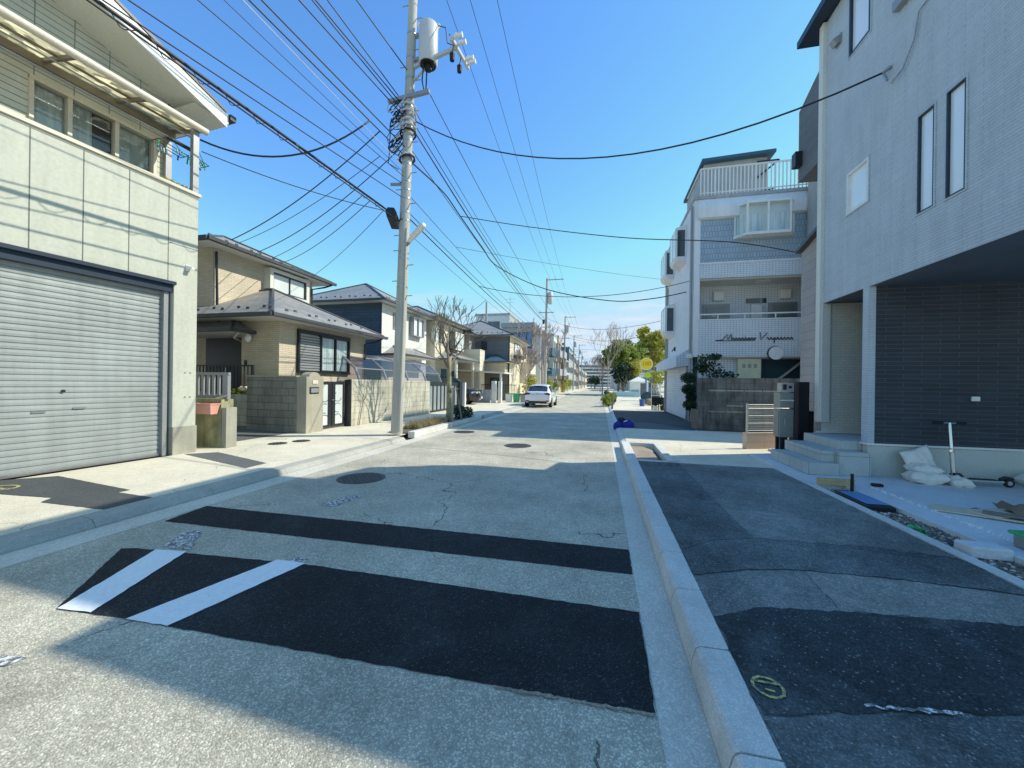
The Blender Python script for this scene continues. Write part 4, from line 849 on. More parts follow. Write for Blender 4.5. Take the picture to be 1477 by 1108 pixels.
for q in range(2600):
    x_ = rnd.uniform(2.98, 3.41); y_ = rnd.uniform(2.2, 6.15); s_ = rnd.uniform(.005, .018) * (1.7 if rnd.random() < .06 else 1)
    if 2.97 < x_ < 3.28 and 5.2 < y_ < 5.88: continue
    rb.ball((x_, y_, .10 + s_ * .3), (s_, s_ * rnd.uniform(.6, 1.2), s_ * .6), 5, 3, m=rnd.choice((0, 0, 1, 2, 2)), jit=.25)
struct('rubble', rb, [M['earth'], M['kerb'], M['stone_brown']], kind='stuff', recalc=False)
rb = MB()
for q in range(260):
    y_ = rnd.uniform(3.5, 6.3); s_ = rnd.uniform(.004, .014); rb.ball((3.62 + rnd.gauss(0, .018), y_, .155), s_, 5, 3, jit=.3)
struct('mortar_crumbs', rb, M['white'], kind='stuff', recalc=False)
# ------------------------------------------------------------------ fence on beige blocks, old block wall
t = thing('mesh_fence', 'cream wire mesh fence on a low pinkish beige block wall beside the mailbox post', 'fence', (3.9, 9.9, .1))
P0, P1 = Vector((3.20, 9.62, 0)), Vector((5.2, 10.5, 0)); dv = (P1 - P0).normalized(); nv_ = Vector((-dv.y, dv.x, 0))
b = MB(); q = [P0, P1, P1 + nv_ * .12, P0 + nv_ * .12]; b.prism([(v.x, v.y) for v in q], .08, .47, axis='Z'); b.build('base_wall', M['beige_block'], t)
f = MB(); c0 = P0 + nv_ * .06 + dv * .06
f.bar(c0 + Vector((0, 0, .46)), c0 + Vector((0, 0, 1.13)), .04); f.bar(c0 + dv * 1.9 + Vector((0, 0, .46)), c0 + dv * 1.9 + Vector((0, 0, 1.13)), .04); f.build('post', M['mesh_white'], t)
f = MB()
for i in range(15): z_ = .52 + i * .042; f.tube([c0 + Vector((0, 0, z_)), c0 + dv * 1.9 + Vector((0, 0, z_))], .0045 if i % 4 else .010, 4)
for i in range(62): o = c0 + dv * (.03 + i * .03); f.tube([o + Vector((0, 0, .52)), o + Vector((0, 0, 1.11))], .0032, 4)
f.build('mesh_panel', M['mesh_white'], t)
t = thing('block_wall', 'tall stained old grey block wall in front of the white apartment house', 'wall', (4.4, 13.6, .1))
b = MB().box(3.06, 6.6, 13.5, 13.66, .1, 1.79); b.build('wall', M['block_old'], t)
lg = MB()
for i, z_ in ((0, 1.36), (1, 1.36), (2, 1.36), (3, 1.36), (4, 1.36), (1, .88), (0, .68), (1, .68), (2, .69)): lg.box(3.38 + i * .52, 3.86 + i * .52, 13.485, 13.5, z_, z_ + .045)
lg.build('pale_ledge', M['block_grey'], t)
MB().box(3.0, 3.06, 13.46, 14.2, .1, .75).build('low_return', M['brown_wall'], t)
# ------------------------------------------------------------------ apartment house
AX_, AY_ = 3.50, 16.4
ap = thing('apartment_house', 'white three-storey apartment house with tiled balconies and a white shutter on its side', 'apartment house', (AX_, AY_, .1))
FX = 3.72
w = MB().wall('-X', AX_, AY_ + .02, 22.9, .1, 8.85); w.box(AX_, 12, 22.7, 22.9, .1, 8.85); w.box(AX_ + .01, 12, AY_ + 1.2, 22.7, 8.55, 8.8); w.wall('-Y', AY_, AX_, FX, 2.67, 8.85)
w.wall('+X', 12, AY_, 22.9, .1, 8.8); w.build('side_wall', M['apt_wall'], ap)
MB().wall('-Y', AY_ + .002, FX, 11, 6.35, 8.05).build('upper_wall', M['apt_tile_d'], ap)
MB().prism([(AY_ - .12, 8.10), (AY_, 8.05), (AY_, 8.85), (AY_ - .02, 8.85), (AY_ - .16, 8.50)], FX - .1, 11, axis='X').build('cornice', M['apt_wall'], ap)
MB().box(AX_ - .04, 11, AY_ - .06, 22.9, 8.852, 8.98).build('roof_slab', M['grey_wall'], ap)
MB().box(FX, 11, AY_ - .02, AY_ + .12, 5.75, 6.30).wall('-Y', AY_ + .1, AX_, FX, 5.6, 6.3).build('parapet', M['apt_tile'], ap); MB().box(FX - .03, 11, AY_ - .05, AY_ + .15, 6.30, 6.36).build('parapet_cap', M['apt_wall'], ap)
MB().box(FX, 11, AY_ - .02, AY_ + .12, 2.67, 4.10).build('parapet', M['apt_tile'], ap); MB().box(FX - .02, 11, AY_ - .04, AY_ + .14, 4.10, 4.14).build('parapet_cap', M['apt_wall'], ap)
MB().box(FX + .01, 11, AY_ + .12, AY_ + 1.25, 5.70, 5.78).box(FX + .01, 11, AY_ + .12, AY_ + 1.25, 2.62, 2.70).build('corridor_slab', M['soffit'], ap)
MB().wall('-Y', AY_ + 1.2, AX_ + .01, 11, 2.7, 5.72).wall('-Y', AY_ + 1.2, AX_ + .01, 11, .1, 2.64).build('corridor_wall', M['apt_tile'], ap)
hr = MB().bar((FX, AY_ + .05, 4.34), (11, AY_ + .05, 4.34), .05, .05)
for x_ in (3.74, 4.4, 5.35, 6.4, 7.4): hr.bar((x_, AY_ + .05, 4.13), (x_, AY_ + .05, 4.33), .035)
hr.build('handrail', M['white'], ap)
CY = AY_ + 1.2
for x0 in (4.17, 6.62):
    d_ = MB().fbox('-Y', CY, x0 - .06, x0 + .98, 0, .05, 2.72, 4.95).build('door_frame', M['grey_alu'], ap); MB().fbox('-Y', CY, x0 + .08, x0 + .84, .05, .08, 2.75, 4.84).build('door', M['mail_grey'], d_); MB().fbox('-Y', CY, x0 + .3, x0 + .42, .08, .10, 4.42, 4.47).build('door_scope', M['steel'], d_)
    MB().fbox('-Y', CY, x0 + .34, x0 + .72, 0, .16, 5.08, 5.46).build('wall_vent', M['white'], ap, bev=.02)
MB().fbox('-Y', CY, 5.75, 6.5, 0, .03, 4.95, 5.15).build('fanlight', M['glass'], ap); MB().fbox('-Y', CY, 5.92, 6.32, 0, .14, 4.25, 4.88).build('boiler', M['white'], ap, bev=.015)
MB().tube([(6.2, AY_ + .7, 5.68), (6.2, AY_ + .7, 5.70)], .28, 16).build('ceiling_lamp', M['white'], ap)
# bay window of the top floor
B0, B1, BZ0, BZ1 = 4.95, 6.75, 7.32, 8.40
bw = MB()
for z0, z1 in ((BZ0 - .1, BZ0), (BZ1, BZ1 + .08)): bw.prism([(B0 - .05, AY_), (B0 + .28, AY_ - .42), (B1 - .05, AY_ - .42), (B1 + .22, AY_)], z0, z1, axis='Z')
for (p, q_) in (((B0, AY_), (B0, AY_)), ((B0 + .3, AY_ - .39), None), ((B1 - .07, AY_ - .39), None), ((B1 + .18, AY_), None), (((B0 + B1) / 2 + .1, AY_ - .39), None)): bw.box(p[0] - .035, p[0] + .035, p[1] - .02, p[1] + .03, BZ0, BZ1)
bwo = bw.build('bay_window', M['white'], ap)
gl_ = MB()
pts = [(B0, AY_), (B0 + .3, AY_ - .38), (B1 - .07, AY_ - .38), (B1 + .18, AY_)]
for i in range(3): gl_.poly([(*pts[i], BZ0), (*pts[i + 1], BZ0), (*pts[i + 1], BZ1), (*pts[i], BZ1)])
gl_.build('pane', M['clear'], bwo, recalc=False); MB().box(B0 + .1, B1, AY_ - .12, AY_ - .1, BZ0, BZ1 - .25).build('blind', M['curtain_w'], bwo); MB().box(B0 + .05, B1 + .1, AY_ - .03, AY_ - .01, BZ0, BZ1).build('room_backing', M['glass_sky'], bwo)
# roof railing and stair house
rl = MB().bar((FX, AY_ + .05, 10.08), (11, AY_ + .05, 10.08), .06, .05).bar((FX, AY_ + .05, 9.12), (11, AY_ + .05, 9.12), .04, .04).bar((FX, AY_ + .05, 10.08), (FX, AY_ + 2.5, 10.08), .05)
x_ = FX
while x_ < 9: rl.bar((x_, AY_ + .05, 8.98), (x_, AY_ + .05, 10.06), .035 if int(x_ * 10) % 7 else .05); x_ += .13
rl.build('roof_railing', M['white'], ap)
ph = MB().box(4.12, 6.5, 17.7, 21, 8.98, 10.98).build('stair_house', M['grey_wall'], ap); MB().slab([(3.98, 17.4, 11.02), (6.72, 17.4, 11.12), (6.72, 21.2, 11.12), (3.98, 21.2, 11.02)], .12).build('stair_house_roof', M['teal_build'], ph)
MB().bar((6.1, 17.6, 10.75), (6.9, 17.6, 10.75), .06).bar((6.1, 17.6, 10.1), (6.9, 17.6, 10.75), .06).bar((6.1, 17.6, 9.5), (6.7, 17.6, 9.6), .05).build('roof_bracket', M['dark_alu'], ap)
# side bay windows on the white wall
for y0, y1, z0, z1 in ((17.9, 19.3, 7.15, 8.35), (20.7, 22.1, 7.15, 8.30), (20.4, 21.8, 4.25, 5.45)):
    s_ = MB().prism([(AX_, z0 - .28), (AX_, z1 + .02), (AX_, z1 + .18), (AX_ - .42, z1 + .05), (AX_ - .42, z0 - .05), (AX_ - .36, z0 - .14)], y0, y1)
    o = s_.build('bay_window', M['apt_wall'], ap); MB().fbox('-X', AX_ - .42, y0 + .1, y1 - .1, 0, .012, z0 + .05, z1 - .06).build('pane', M['glass_sky'], o); MB().fbox('-Y', y0, AX_ - .36, AX_ - .06, 0, .012, z0, z1 - .06).build('pane', M['glass'], o)
    fr = MB().fbox('-X', AX_ - .42, y0 + .02, y0 + .1, 0, .03, z0, z1).fbox('-X', AX_ - .42, y1 - .1, y1 - .02, 0, .03, z0, z1).fbox('-X', AX_ - .42, (y0 + y1) / 2 - .03, (y0 + y1) / 2 + .03, 0, .03, z0, z1); fr.build('frame', M['white'], o)
MB().prism([(AX_, 2.35), (AX_ - .5, 2.30), (AX_ - .5, 2.72), (AX_, 3.05)], 17.1, 22.85).build('awning', M['apt_wall'], ap)
MB().prism([(AX_ + .0, 2.35), (AX_ - .5, 2.30), (AX_ - .5, 2.72), (AX_, 3.05)], 17.07, 17.098).build('awning_end', M['apt_tile'], ap)
sh = MB(); z = .12; vs = []; prof = []
while z < 2.3: prof += [(AX_ - .02, z), (AX_ - .045, z + .02), (AX_ - .045, z + .06), (AX_ - .02, z + .08)]; z += .09
for a_, b_ in prof: vs += [(a_, 17.25, b_), (a_, 22.3, b_)]
sh.add(vs, [(2 * i, 2 * i + 1, 2 * i + 3, 2 * i + 2) for i in range(len(prof) - 1)]); sh.build('roller_shutter', M['shutter_white'], ap)
MB().box(AX_ - .08, AX_, 22.3, 22.42, .1, 2.3).box(AX_ - .08, AX_, 17.13, 17.25, .1, 2.3).build('guide_rail', M['grey_alu'], ap)
for y_, z0, z1 in ((16.55, .1, 8.7), (22.6, .1, 7.2), (22.25, 2.9, 6.8)): pipe(ap, [(AX_ - .07, y_, z0), (AX_ - .07, y_, z1)], M['grey_alu'], .05)
MB().box(AX_ - .2, AX_ - .0, 16.44, 16.68, 2.62, 2.8).build('pipe_joint', M['white'], ap, bev=.02)
MB().box(AX_ - .06, AX_, 20.05, 20.15, 3.22, 3.42).bar((AX_ - .03, 20.1, 3.4), (AX_ - .16, 20.1, 3.2), .1, .04).build('wall_lamp', M['dark_alu'], ap)
MB().tube([(6.38, AY_ - .02, 2.80), (6.38, AY_ - .10, 2.80)], .245, 24).build('round_wall_lamp', M['porc'], ap, smooth='auto'); MB().tube([(6.37, AY_ - .02, 2.80), (6.37, AY_ - .06, 2.80)], .27, 24).build('lamp_ring', M['dark_alu'], ap)
# ground floor: meter panel, dark stair recess
mp_ = MB().box(5.15, 5.95, AY_ + .1, AY_ + .3, 1.2, 2.60).build('meter_panel', M['cream_box'], ap)
for i in range(3): MB().box(5.30 + i * .2, 5.41 + i * .2, AY_ + .085, AY_ + .1, 2.25, 2.40).build('meter_window', M['mail_grey'], mp_)
MB().wall('-Y', AY_ + .25, FX, 5.15, .1, 2.62).build('hall_wall', M['apt_tile'], ap); MB().box(5.95, 11, AY_ + 1.0, AY_ + 1.1, .1, 2.62).build('hall_back', M['teal_build'], ap)
MB().bar((6.55, AY_ + .5, 1.7), (8.2, AY_ + .9, 3.0), .08, .06).build('stair_rail', M['white'], ap)
for x_ in (FX + .02, 10.9): MB().box(x_, x_ + .2, AY_ + .13, AY_ + .33, .1, 2.62).build('pillar', M['apt_tile'], ap)
# cursive name of the house in thin dark metal strokes (illegible in the photograph)
sg = MB(); pts = []; X0 = 4.30
def stroke(pts, r=.016): sg.tube([(x_, AY_ - .045, z_) for x_, z_ in pts], r, 5)
Zb = 3.30
stroke([(X0, Zb), (X0 + .25, Zb + .02), (X0 + .42, Zb + .24), (X0 + .44, Zb + .02), (X0 + .56, Zb + .26), (X0 + .58, Zb + .01)])
x_ = X0 + .60; cur = []
for i in range(46): cur.append((x_ + i * .018, Zb + .055 + .05 * math.sin(i * 1.05)))
stroke(cur)
stroke([(X0 + 1.05, Zb + .15), (X0 + 1.06, Zb + .17)])
stroke([(X0 + 1.55, Zb + .30), (X0 + 1.58, Zb + .02), (X0 + 1.80, Zb + .28)])
cur = [(X0 + 1.78 + i * .018, Zb + .055 + .05 * math.sin(i * 1.0)) for i in range(50)]; stroke(cur)
stroke([(X0 + 2.06, Zb + .1), (X0 + 2.02, Zb - .12)])
stroke([(X0, Zb - .005), (X0 + 1.4, Zb - .005)], .010)
sg.build('name_lettering', M['dark_alu'], ap)
# unseen house added between the new house and the apartment to shade the far road
nb = thing('unseen_shade_house', 'unseen grey house added between the new house and the apartment house to shade the road', 'house', (10, 14.5, .1))
MB().box(7.3, 14, 14.95, 16.2, .1, 9.3).build('wall', M['grey_wall'], nb); MB().box(7.2, 14.1, 14.88, 16.27, 9.3, 9.5).build('roof', M['roof_cap'], nb)
# ------------------------------------------------------------------ utility poles
def crossarm(t, x, y, z, x0, x1, ins, mat=None):
    a = MB().bar((x + x0, y - .14, z), (x + x1, y - .14, z), .08, .08).build('crossarm', M['grey_alu'], t)
    for i in ins: MB().tube([(x + i, y - .14, z + .04), (x + i, y - .14, z + .09), (x + i, y - .14, z + .12), (x + i, y - .14, z + .20), (x + i, y - .14, z + .24)], [.02, .055, .04, .055, .03], 10).build('insulator', M['porc'], a)
PL = (-5.29, 9.26)
def zm(z): return 1.5 + (z - 1.5) * .90
def shaft(z): return Vector((PL[0] + .0265 * zm(z), PL[1], zm(z)))
up = thing('utility_pole', 'tall grey concrete utility pole with a transformer and tangled cables, nearest pole on the left', 'utility pole', (PL[0], PL[1], .0))
MB().tube([shaft(z) for z in (0, 3, 6, 9, 12, 14.6)], [.152, .143, .134, .124, .115, .107], 24).build('pole_shaft', M['pole'], up, smooth='auto')
bd_ = MB()
for z in (4.3, 5.15, 5.3, 6.25, 6.5, 6.9, 7.15, 7.4, 7.9, 8.6, 9.0, 9.3, 9.6, 10.4, 11.0, 11.7):
    c = shaft(z); rr = .152 - .0031 * z + .006; MB().tube([c - Vector((0, 0, .02)), c + Vector((0, 0, .02))], rr, 20).build('steel_band', M['steel'], up, smooth='auto')
for z in [3.6 + .45 * i for i in range(23)]:
    c = shaft(z); s_ = 1 if int(z / .45) % 2 else -1; MB().bar(c + Vector((s_ * .12, 0, 0)), c + Vector((s_ * .30, 0, 0)), .02).build('climbing_step', M['steel'], up)
# transformer with hangers
c = shaft(11.3) + Vector((.50, -.02, 0))
MB().tube([c + Vector((0, 0, z)) for z in (-.52, -.48, .46, .50, .53)], [.22, .245, .245, .23, .16], 24).build('transformer', M['trans'], up, smooth='auto')
tf = MB().tube([c + Vector((0, 0, -.55)), c + Vector((0, 0, -.52))], .205, 20).tube([c + Vector((0, 0, -.66)), c + Vector((0, 0, -.54))], .10, 8); tf.build('transformer_base', M['black_pl'], up)
for a in (.4, 1.8, 3.2): MB().tube([c + Vector((.2 * math.cos(a), .2 * math.sin(a), .46)), c + Vector((.27 * math.cos(a), .27 * math.sin(a), .58))], .05, 8).build('bushing', M['porc'], up)
for z in (10.95, 11.65): MB().bar(shaft(z), shaft(z) + Vector((.3, 0, 0)), .10, .07).build('transformer_bracket', M['grey_alu'], up)
for a in (2.3, 4.0): MB().tube([c + Vector((.12 * math.cos(a), .12 * math.sin(a), -.55)), c + Vector((.16 * math.cos(a), .16 * math.sin(a), -1.0)), c + Vector((-.1, .02, -1.25)), shaft(9.9) + Vector((.1, 0, 0))], .018, 6).build('lead_cable', M['wire'], up)
# bracket arm with cut-out switches
A0 = shaft(10.75); A1 = A0 + Vector((1.30, -.12, .18))
ar = MB().bar(A0 + Vector((.1, 0, 0)), A1, .08, .08).bar(A0 + Vector((.1, 0, -.35)), A0 + Vector((.75, -.06, .08)), .05).build('bracket_arm', M['trans'], up)
B0_, B1_ = A1 + Vector((-.12, 1.3, .55)), A1 + Vector((.12, -.55, -.25))
MB().bar(B0_, B1_, .08, .08).build('crossarm', M['trans'], up)
for f_ in (.1, .25, .75, .95):
    p = B0_.lerp(B1_, f_); MB().tube([p + Vector((0, 0, .02)), p + Vector((.1, 0, .08)), p + Vector((.2, 0, .08)), p + Vector((.26, 0, .08))], [.03, .06, .045, .06], 8).build('insulator', M['porc'], up)
for f_ in (.45, .85):
    p = B0_.lerp(B1_, f_); MB().tube([p, p + Vector((-.05, 0, -.22)), p + Vector((-.05, 0, -.26)), p + Vector((-.05, 0, -.42))], [.01, .012, .07, .06], 8).build('fuse_switch', M['rubber'], up)
MB().tube([c + Vector((.27, 0, .45)), c + Vector((.5, -.05, .3)), c + Vector((.55, -.05, -.1)), c + Vector((.75, -.1, -.25)), B1_ + Vector((-.05, 0, .1))], .012, 6).build('lead_cable', M['wire'], up)
crossarm(up, shaft(14.15).x, PL[1], zm(14.15), -.15, 1.95, (.30, 1.0, 1.8))
MB().bar(shaft(9.82) + Vector((-.55, -.1, -.05)), shaft(9.82) + Vector((.62, -.1, .05)), .09, .09).build('cable_arm', M['grey_alu'], up)
MB().bar(shaft(7.35) + Vector((-.1, 0, 0)), shaft(7.35) + Vector((-.42, -.05, 0)), .06).build('cable_arm', M['grey_alu'], up)
cbx = shaft(6.3) + Vector((-.28, -.1, 0))
MB().prism([(-.1, -.12), (.1, -.12), (.14, .02), (.08, .13), (-.08, .13), (-.14, .02)], -.34, .34, axis='Y').build('tmp', M['wire'], up, local=True).name = 'splice_box'
o = [k for k in kids(up) if k.name.startswith('splice_box')][0]; o.location = cbx - Vector((PL[0], PL[1], 0)); o.rotation_euler = (rad(-4), 0, rad(20))
lp = shaft(5.45); la = MB().bar(lp, lp + Vector((.42, -.22, .22)), .07, .05).build('lamp_bracket', M['grey_alu'], up); MB().tube([lp + Vector((.22, -.12, .13)), lp + Vector((.40, -.22, .22)), lp + Vector((.72, -.40, .36)), lp + Vector((.80, -.44, .39))], [.05, .075, .085, .05], 12).build('street_lamp', M['white'], up, smooth='auto')
# tangle of jumper cables round the shaft
r3 = random.Random(4)
for q in range(20):
    z = r3.uniform(8.3, 9.75); a = r3.uniform(0, 6.3); c_ = shaft(z) + Vector((r3.uniform(-.3, .15), r3.uniform(-.2, .1), 0)); w_ = r3.uniform(.08, .34); pts = []
    for i in range(14):
        t_ = i / 13 * r3.uniform(4.5, 7); pts.append(c_ + Vector((w_ * math.cos(a + t_) * .8 - .12, w_ * .5 * math.sin(a + t_), w_ * math.sin(t_ * 1.1 + a) + r3.uniform(-.03, .03))))
    MB().tube(pts, r3.choice((.010, .013, .016)), 5).build('jumper_cable', M['wire'] if q % 3 else M['wire_pale'], up)
for z, m_ in ((9.55, 'wire_pale'), (9.35, 'wire_pale'), (9.1, 'lime_sign'), (8.95, 'wire_pale'), (8.1, 'wire_pale'), (8.05, 'wire'), (8.8, 'rubber')):
    c_ = shaft(z); MB().tube([c_ + Vector((.2 * math.cos(a * .7), .2 * math.sin(a * .7), .05 * math.sin(a * .7 + z))) for a in range(10)], .026, 6).build('cable_wrap', M[m_] if m_ != 'lime_sign' else M['wire_pale'], up)
for z, l in ((8.9, .5), (8.4, .4), (9.2, .3)): MB().tube([shaft(z) + Vector((-.2, -.1, 0)), shaft(z) + Vector((-.45, -.1, .05)), shaft(z) + Vector((-.5, -.1, -l)), shaft(z) + Vector((-.2, -.1, -l - .2))], .012, 5).build('jumper_cable', M['wire'], up)
MB().tube([shaft(.05) + Vector((.14, -.12, 0)), shaft(6) + Vector((.12, -.10, 0))], .022, 6).build('ground_conduit', M['pole'], up)
# the poles down the street (one model, copied)
P2 = (-6.45, 44.7)
far = thing('utility_pole', 'utility pole with a small transformer, second from the camera along the left side', 'utility pole', (P2[0], P2[1], 0), 0, 'utility poles along the left side')
MB().tube([(P2[0], P2[1], 0), (P2[0] + .1, P2[1], 13.9)], [.19, .12], 12).build('pole_shaft', M['pole'], far, smooth='auto')
crossarm(far, P2[0] + .1, P2[1], 13.7, -.1, 1.95, (.3, 1.0, 1.8)); crossarm(far, P2[0] + .07, P2[1], 9.9, -.9, .9, (-.7, .7)); crossarm(far, P2[0] + .06, P2[1], 8.2, -.5, .6, (.5,))
MB().tube([(P2[0] + .5, P2[1], z) for z in (10.9, 11.0, 12.2, 12.3)], [.2, .28, .28, .2], 14).build('transformer', M['trans'], far, smooth='auto'); MB().bar((P2[0] + .05, P2[1], 11.6), (P2[0] + .5, P2[1], 11.6), .08).build('bracket', M['grey_alu'], far)
MB().tube([(P2[0] - .25, P2[1], z) for z in (8.6, 9.0, 9.1)], [.1, .16, .1], 8).build('splice_box', M['wire'], far)
POLES = [(PL[0] + .37, PL[1]), P2]
for (px, py, Y), w_ in zip([(814.5, 458, 70), (827.5, 487, 97), (835, 500, 120), (839, 510, 145), (843.5, 520, 185)], ('third', 'fourth', 'fifth', 'sixth', 'seventh')):
    p = ay(px, py, Y); POLES.append((p.x, Y)); dup(far, (p.x, Y, 0), 0, f'utility pole with a small transformer, {w_} from the camera along the left side')
# ------------------------------------------------------------------ overhead cables
G1 = 'overhead cables along the street'
def cable(p0, p1, sag, r, label, group, mat='wire', n=18):
    p0, p1 = Vector(p0), Vector(p1); pts = []
    for i in range(n + 1): t_ = i / n; p = p0.lerp(p1, t_); p.z -= 4 * sag * t_ * (1 - t_); pts.append(p)
    if group == G1: LINES.append(pts)
    return solo('overhead_cable', MB().tube(pts, r, 5), M[mat], label, 'cable', group, smooth=True)
G1 = 'overhead cables along the street'
LINES = []
def project(p):
    v = Vector(p) - Vector((0, 0, CAMZ)); z = v.dot(cF); return (PCX + FPX * v.dot(cR) / z, PCY - FPX * v.dot(cU) / z) if z > .3 else (1e6, 1e6)
def on_line(px, py, ymax=1e9):
    best = None
    for ln in LINES:
        for i in range(len(ln) - 1):
            for k in range(8):
                p = ln[i].lerp(ln[i + 1], k / 8); q = project(p); d_ = (q[0] - px) ** 2 + (q[1] - py) ** 2
                if p.y < ymax and (best is None or d_ < best[0]): best = (d_, p)
    return best[1]
LB = 'dark cable running from the nearest pole back over the garage house'
# back towards the camera: each leaves the near pole and passes the top edge of the view
back = [(514, 10.55, .0, .014, 'wire'), (472, 9.95, -.3, .013, 'wire'), (455, 9.7, -.2, .015, 'wire'), (450, 9.62, -.25, .013, 'wire'), (431, 9.3, -.1, .014, 'wire'), (377, 8.35, 0, .014, 'wire'), (359, 8.1, 0, .014, 'wire'), (350, 7.75, 0, .007, 'wire_pale'), (323, 7.6, 0, .006, 'wire'), (285, 7.5, 0, .008, 'wire'), (185, 7.35, -.08, .010, 'wire'), (148, 6.95, -.08, .010, 'wire'), (138, 6.45, -.3, .026, 'wire'), (126, 6.2, -.08, .013, 'wire')]
for px, z, dx, r_, m_ in back:
    a = shaft(z) + Vector((dx, 0, 0)); q = ax(px, 0, -5.55 + dx * .6 - .02 * (px % 7)); e = a + (q - a) * 3.4
    lab = LB
    if m_ == 'wire_pale': lab = 'thin pale cable running from the nearest pole back over the garage house'
    elif r_ > .02: lab = 'thickest cable bundle from the nearest pole back past the garage gable'
    L_ = (q - a).length; k = 3.4; e.z += 4 * .25 * 0
    cable(a, e, .0, r_, lab, G1 if lab == LB else None, m_, 10)
    if r_ > .02:                                            # the helper spiral lashed round the bundle
        sp_ = MB(); pts = []
        for i in range(160): t_ = i / 159 * .45; p = a.lerp(e, t_); pts.append(p + Vector((.05 * math.cos(i * .8), 0, .06 * math.sin(i * .8) - .05)))
        solo('lashing_wire', sp_.tube(pts, .006, 4), M['wire'], 'thin wire spiralling round the thickest cable bundle by the garage gable', 'cable')
LF = 'dark cable strung between the nearest pole and the second pole'
for z0, z1, x0, x1, sg_, r_ in ((9.85, 9.95, .6, .7, .5, .011), (9.6, 9.95, .1, -.6, .55, .010), (9.2, 9.0, .1, .1, .6, .012), (9.0, 8.8, .1, .0, .6, .015), (8.9, 8.7, .15, .05, .65, .010), (8.5, 8.3, .0, .5, .6, .011), (7.0, 7.3, .1, .1, .4, .008), (6.35, 6.9, .1, .0, .45, .016), (6.5, 7.0, .1, .05, .35, .010), (5.9, 6.5, .1, 0, .35, .006)):
    a = shaft(z0) + Vector((x0, 0, 0)); cable(a, (P2[0] + x1, P2[1], z1), sg_, r_, LF, G1)
for i in range(len(POLES) - 1):
    (xa, ya), (xb, yb) = POLES[i], POLES[i + 1]
    for o_ in (.3, 1.0, 1.8): cable((xa + o_ + (0 if i else 0), ya - .14, zm(14.35) if i == 0 else 13.9), (xb + o_ + .1, yb - .14, 13.9), .5, .009 if i < 2 else .012, 'high voltage line on the crossarm tops, along the street toward the far poles', 'high voltage lines')
    if i:
        for z_, o_ in ((9.95, -.6), (9.95, .7), (8.7, .05), (7.0, .0), (6.6, .1)): cable((xa + o_, ya, z_), (xb + o_, yb, z_), .5, .012, 'lower line strung between two far poles down the street', 'lower lines between far poles')
for o_ in (.3, 1.0, 1.8):
    x_ = shaft(14.1).x + o_; cable((x_, PL[1] - .14, zm(14.35)), (x_ - .3, -26, 13.3), .45, .010, 'high voltage line passing over the camera from the nearest pole', 'high voltage lines overhead')
hk = Vector((3.97, 6.72, 6.15)); cable(shaft(9.15) + Vector((.2, 0, 0)), hk, 1.12, .015, 'cable sagging across the road from the nearest pole to the new house', None)
fw = lambda px, py, Y: ay(px, py, Y)
apc = (3.42, 17.3, 5.45)
m0 = shaft(8.0) + Vector((.1, 0, 0)); q0 = fw(664, 312, 12.5); q1 = fw(720, 386, 16.0); q2_ = fw(790, 418, 18.0)
def poly_cable(pts, r, label):
    pts = [Vector(p) for p in pts]; out = []
    for i in range(len(pts) - 1):
        p0 = pts[max(i - 1, 0)]; p1 = pts[i]; p2 = pts[i + 1]; p3 = pts[min(i + 2, len(pts) - 1)]
        for k in range(6):
            t_ = k / 6; out.append(.5 * ((2 * p1) + (p2 - p0) * t_ + (2 * p0 - 5 * p1 + 4 * p2 - p3) * t_ * t_ + (3 * p1 - p0 - 3 * p2 + p3) * t_ ** 3))
    out.append(pts[-1]); return solo('overhead_cable', MB().tube(out, r, 5), M['wire'], label, 'cable', smooth=True)
poly_cable([m0, fw(640, 278, 11.5), q0, fw(695, 356, 14.2), q1, q2_, fw(880, 434, 17.8), fw(940, 431, 17.5), apc], .021, 'thick cable drooping from the nearest pole to the corner of the apartment house')
poly_cable([q0, fw(760, 327, 12.0), fw(900, 343, 11.0), fw(1050, 349, 10.2), (4.1, 9.46, 4.42)], .013, 'cable branching off the thick drooping one toward the new house side wing')
j0 = on_line(690, 415); cable(j0, (3.42, 16.7, 5.75), .55, .013, 'cable running level from the street bundle to the apartment house downpipe', None)
j1 = on_line(664, 352); cable(j1, (3.42, 22.5, 7.35), .1, .007, 'thin cable crossing to the far top edge of the apartment house', None)
cable((P2[0] + .1, P2[1], 9.3), (3.45, 22.8, 5.2), .9, .013, 'cable from the second pole to the far end of the apartment house, upper of two', None)
cable((P2[0] + .1, P2[1], 8.9), (3.45, 22.8, 4.6), 1.3, .013, 'cable from the second pole to the far end of the apartment house, lower of two', None)
cable((P2[0] + .1, P2[1], 7.6), (9.5, 60, 6.5), .5, .014, 'cable crossing the road far off in front of the green trees', None); cable((P2[0] - 14, 52, 7.2), (12, 66, 7.2), .3, .014, 'straight cable crossing the whole street beyond the second pole', None)
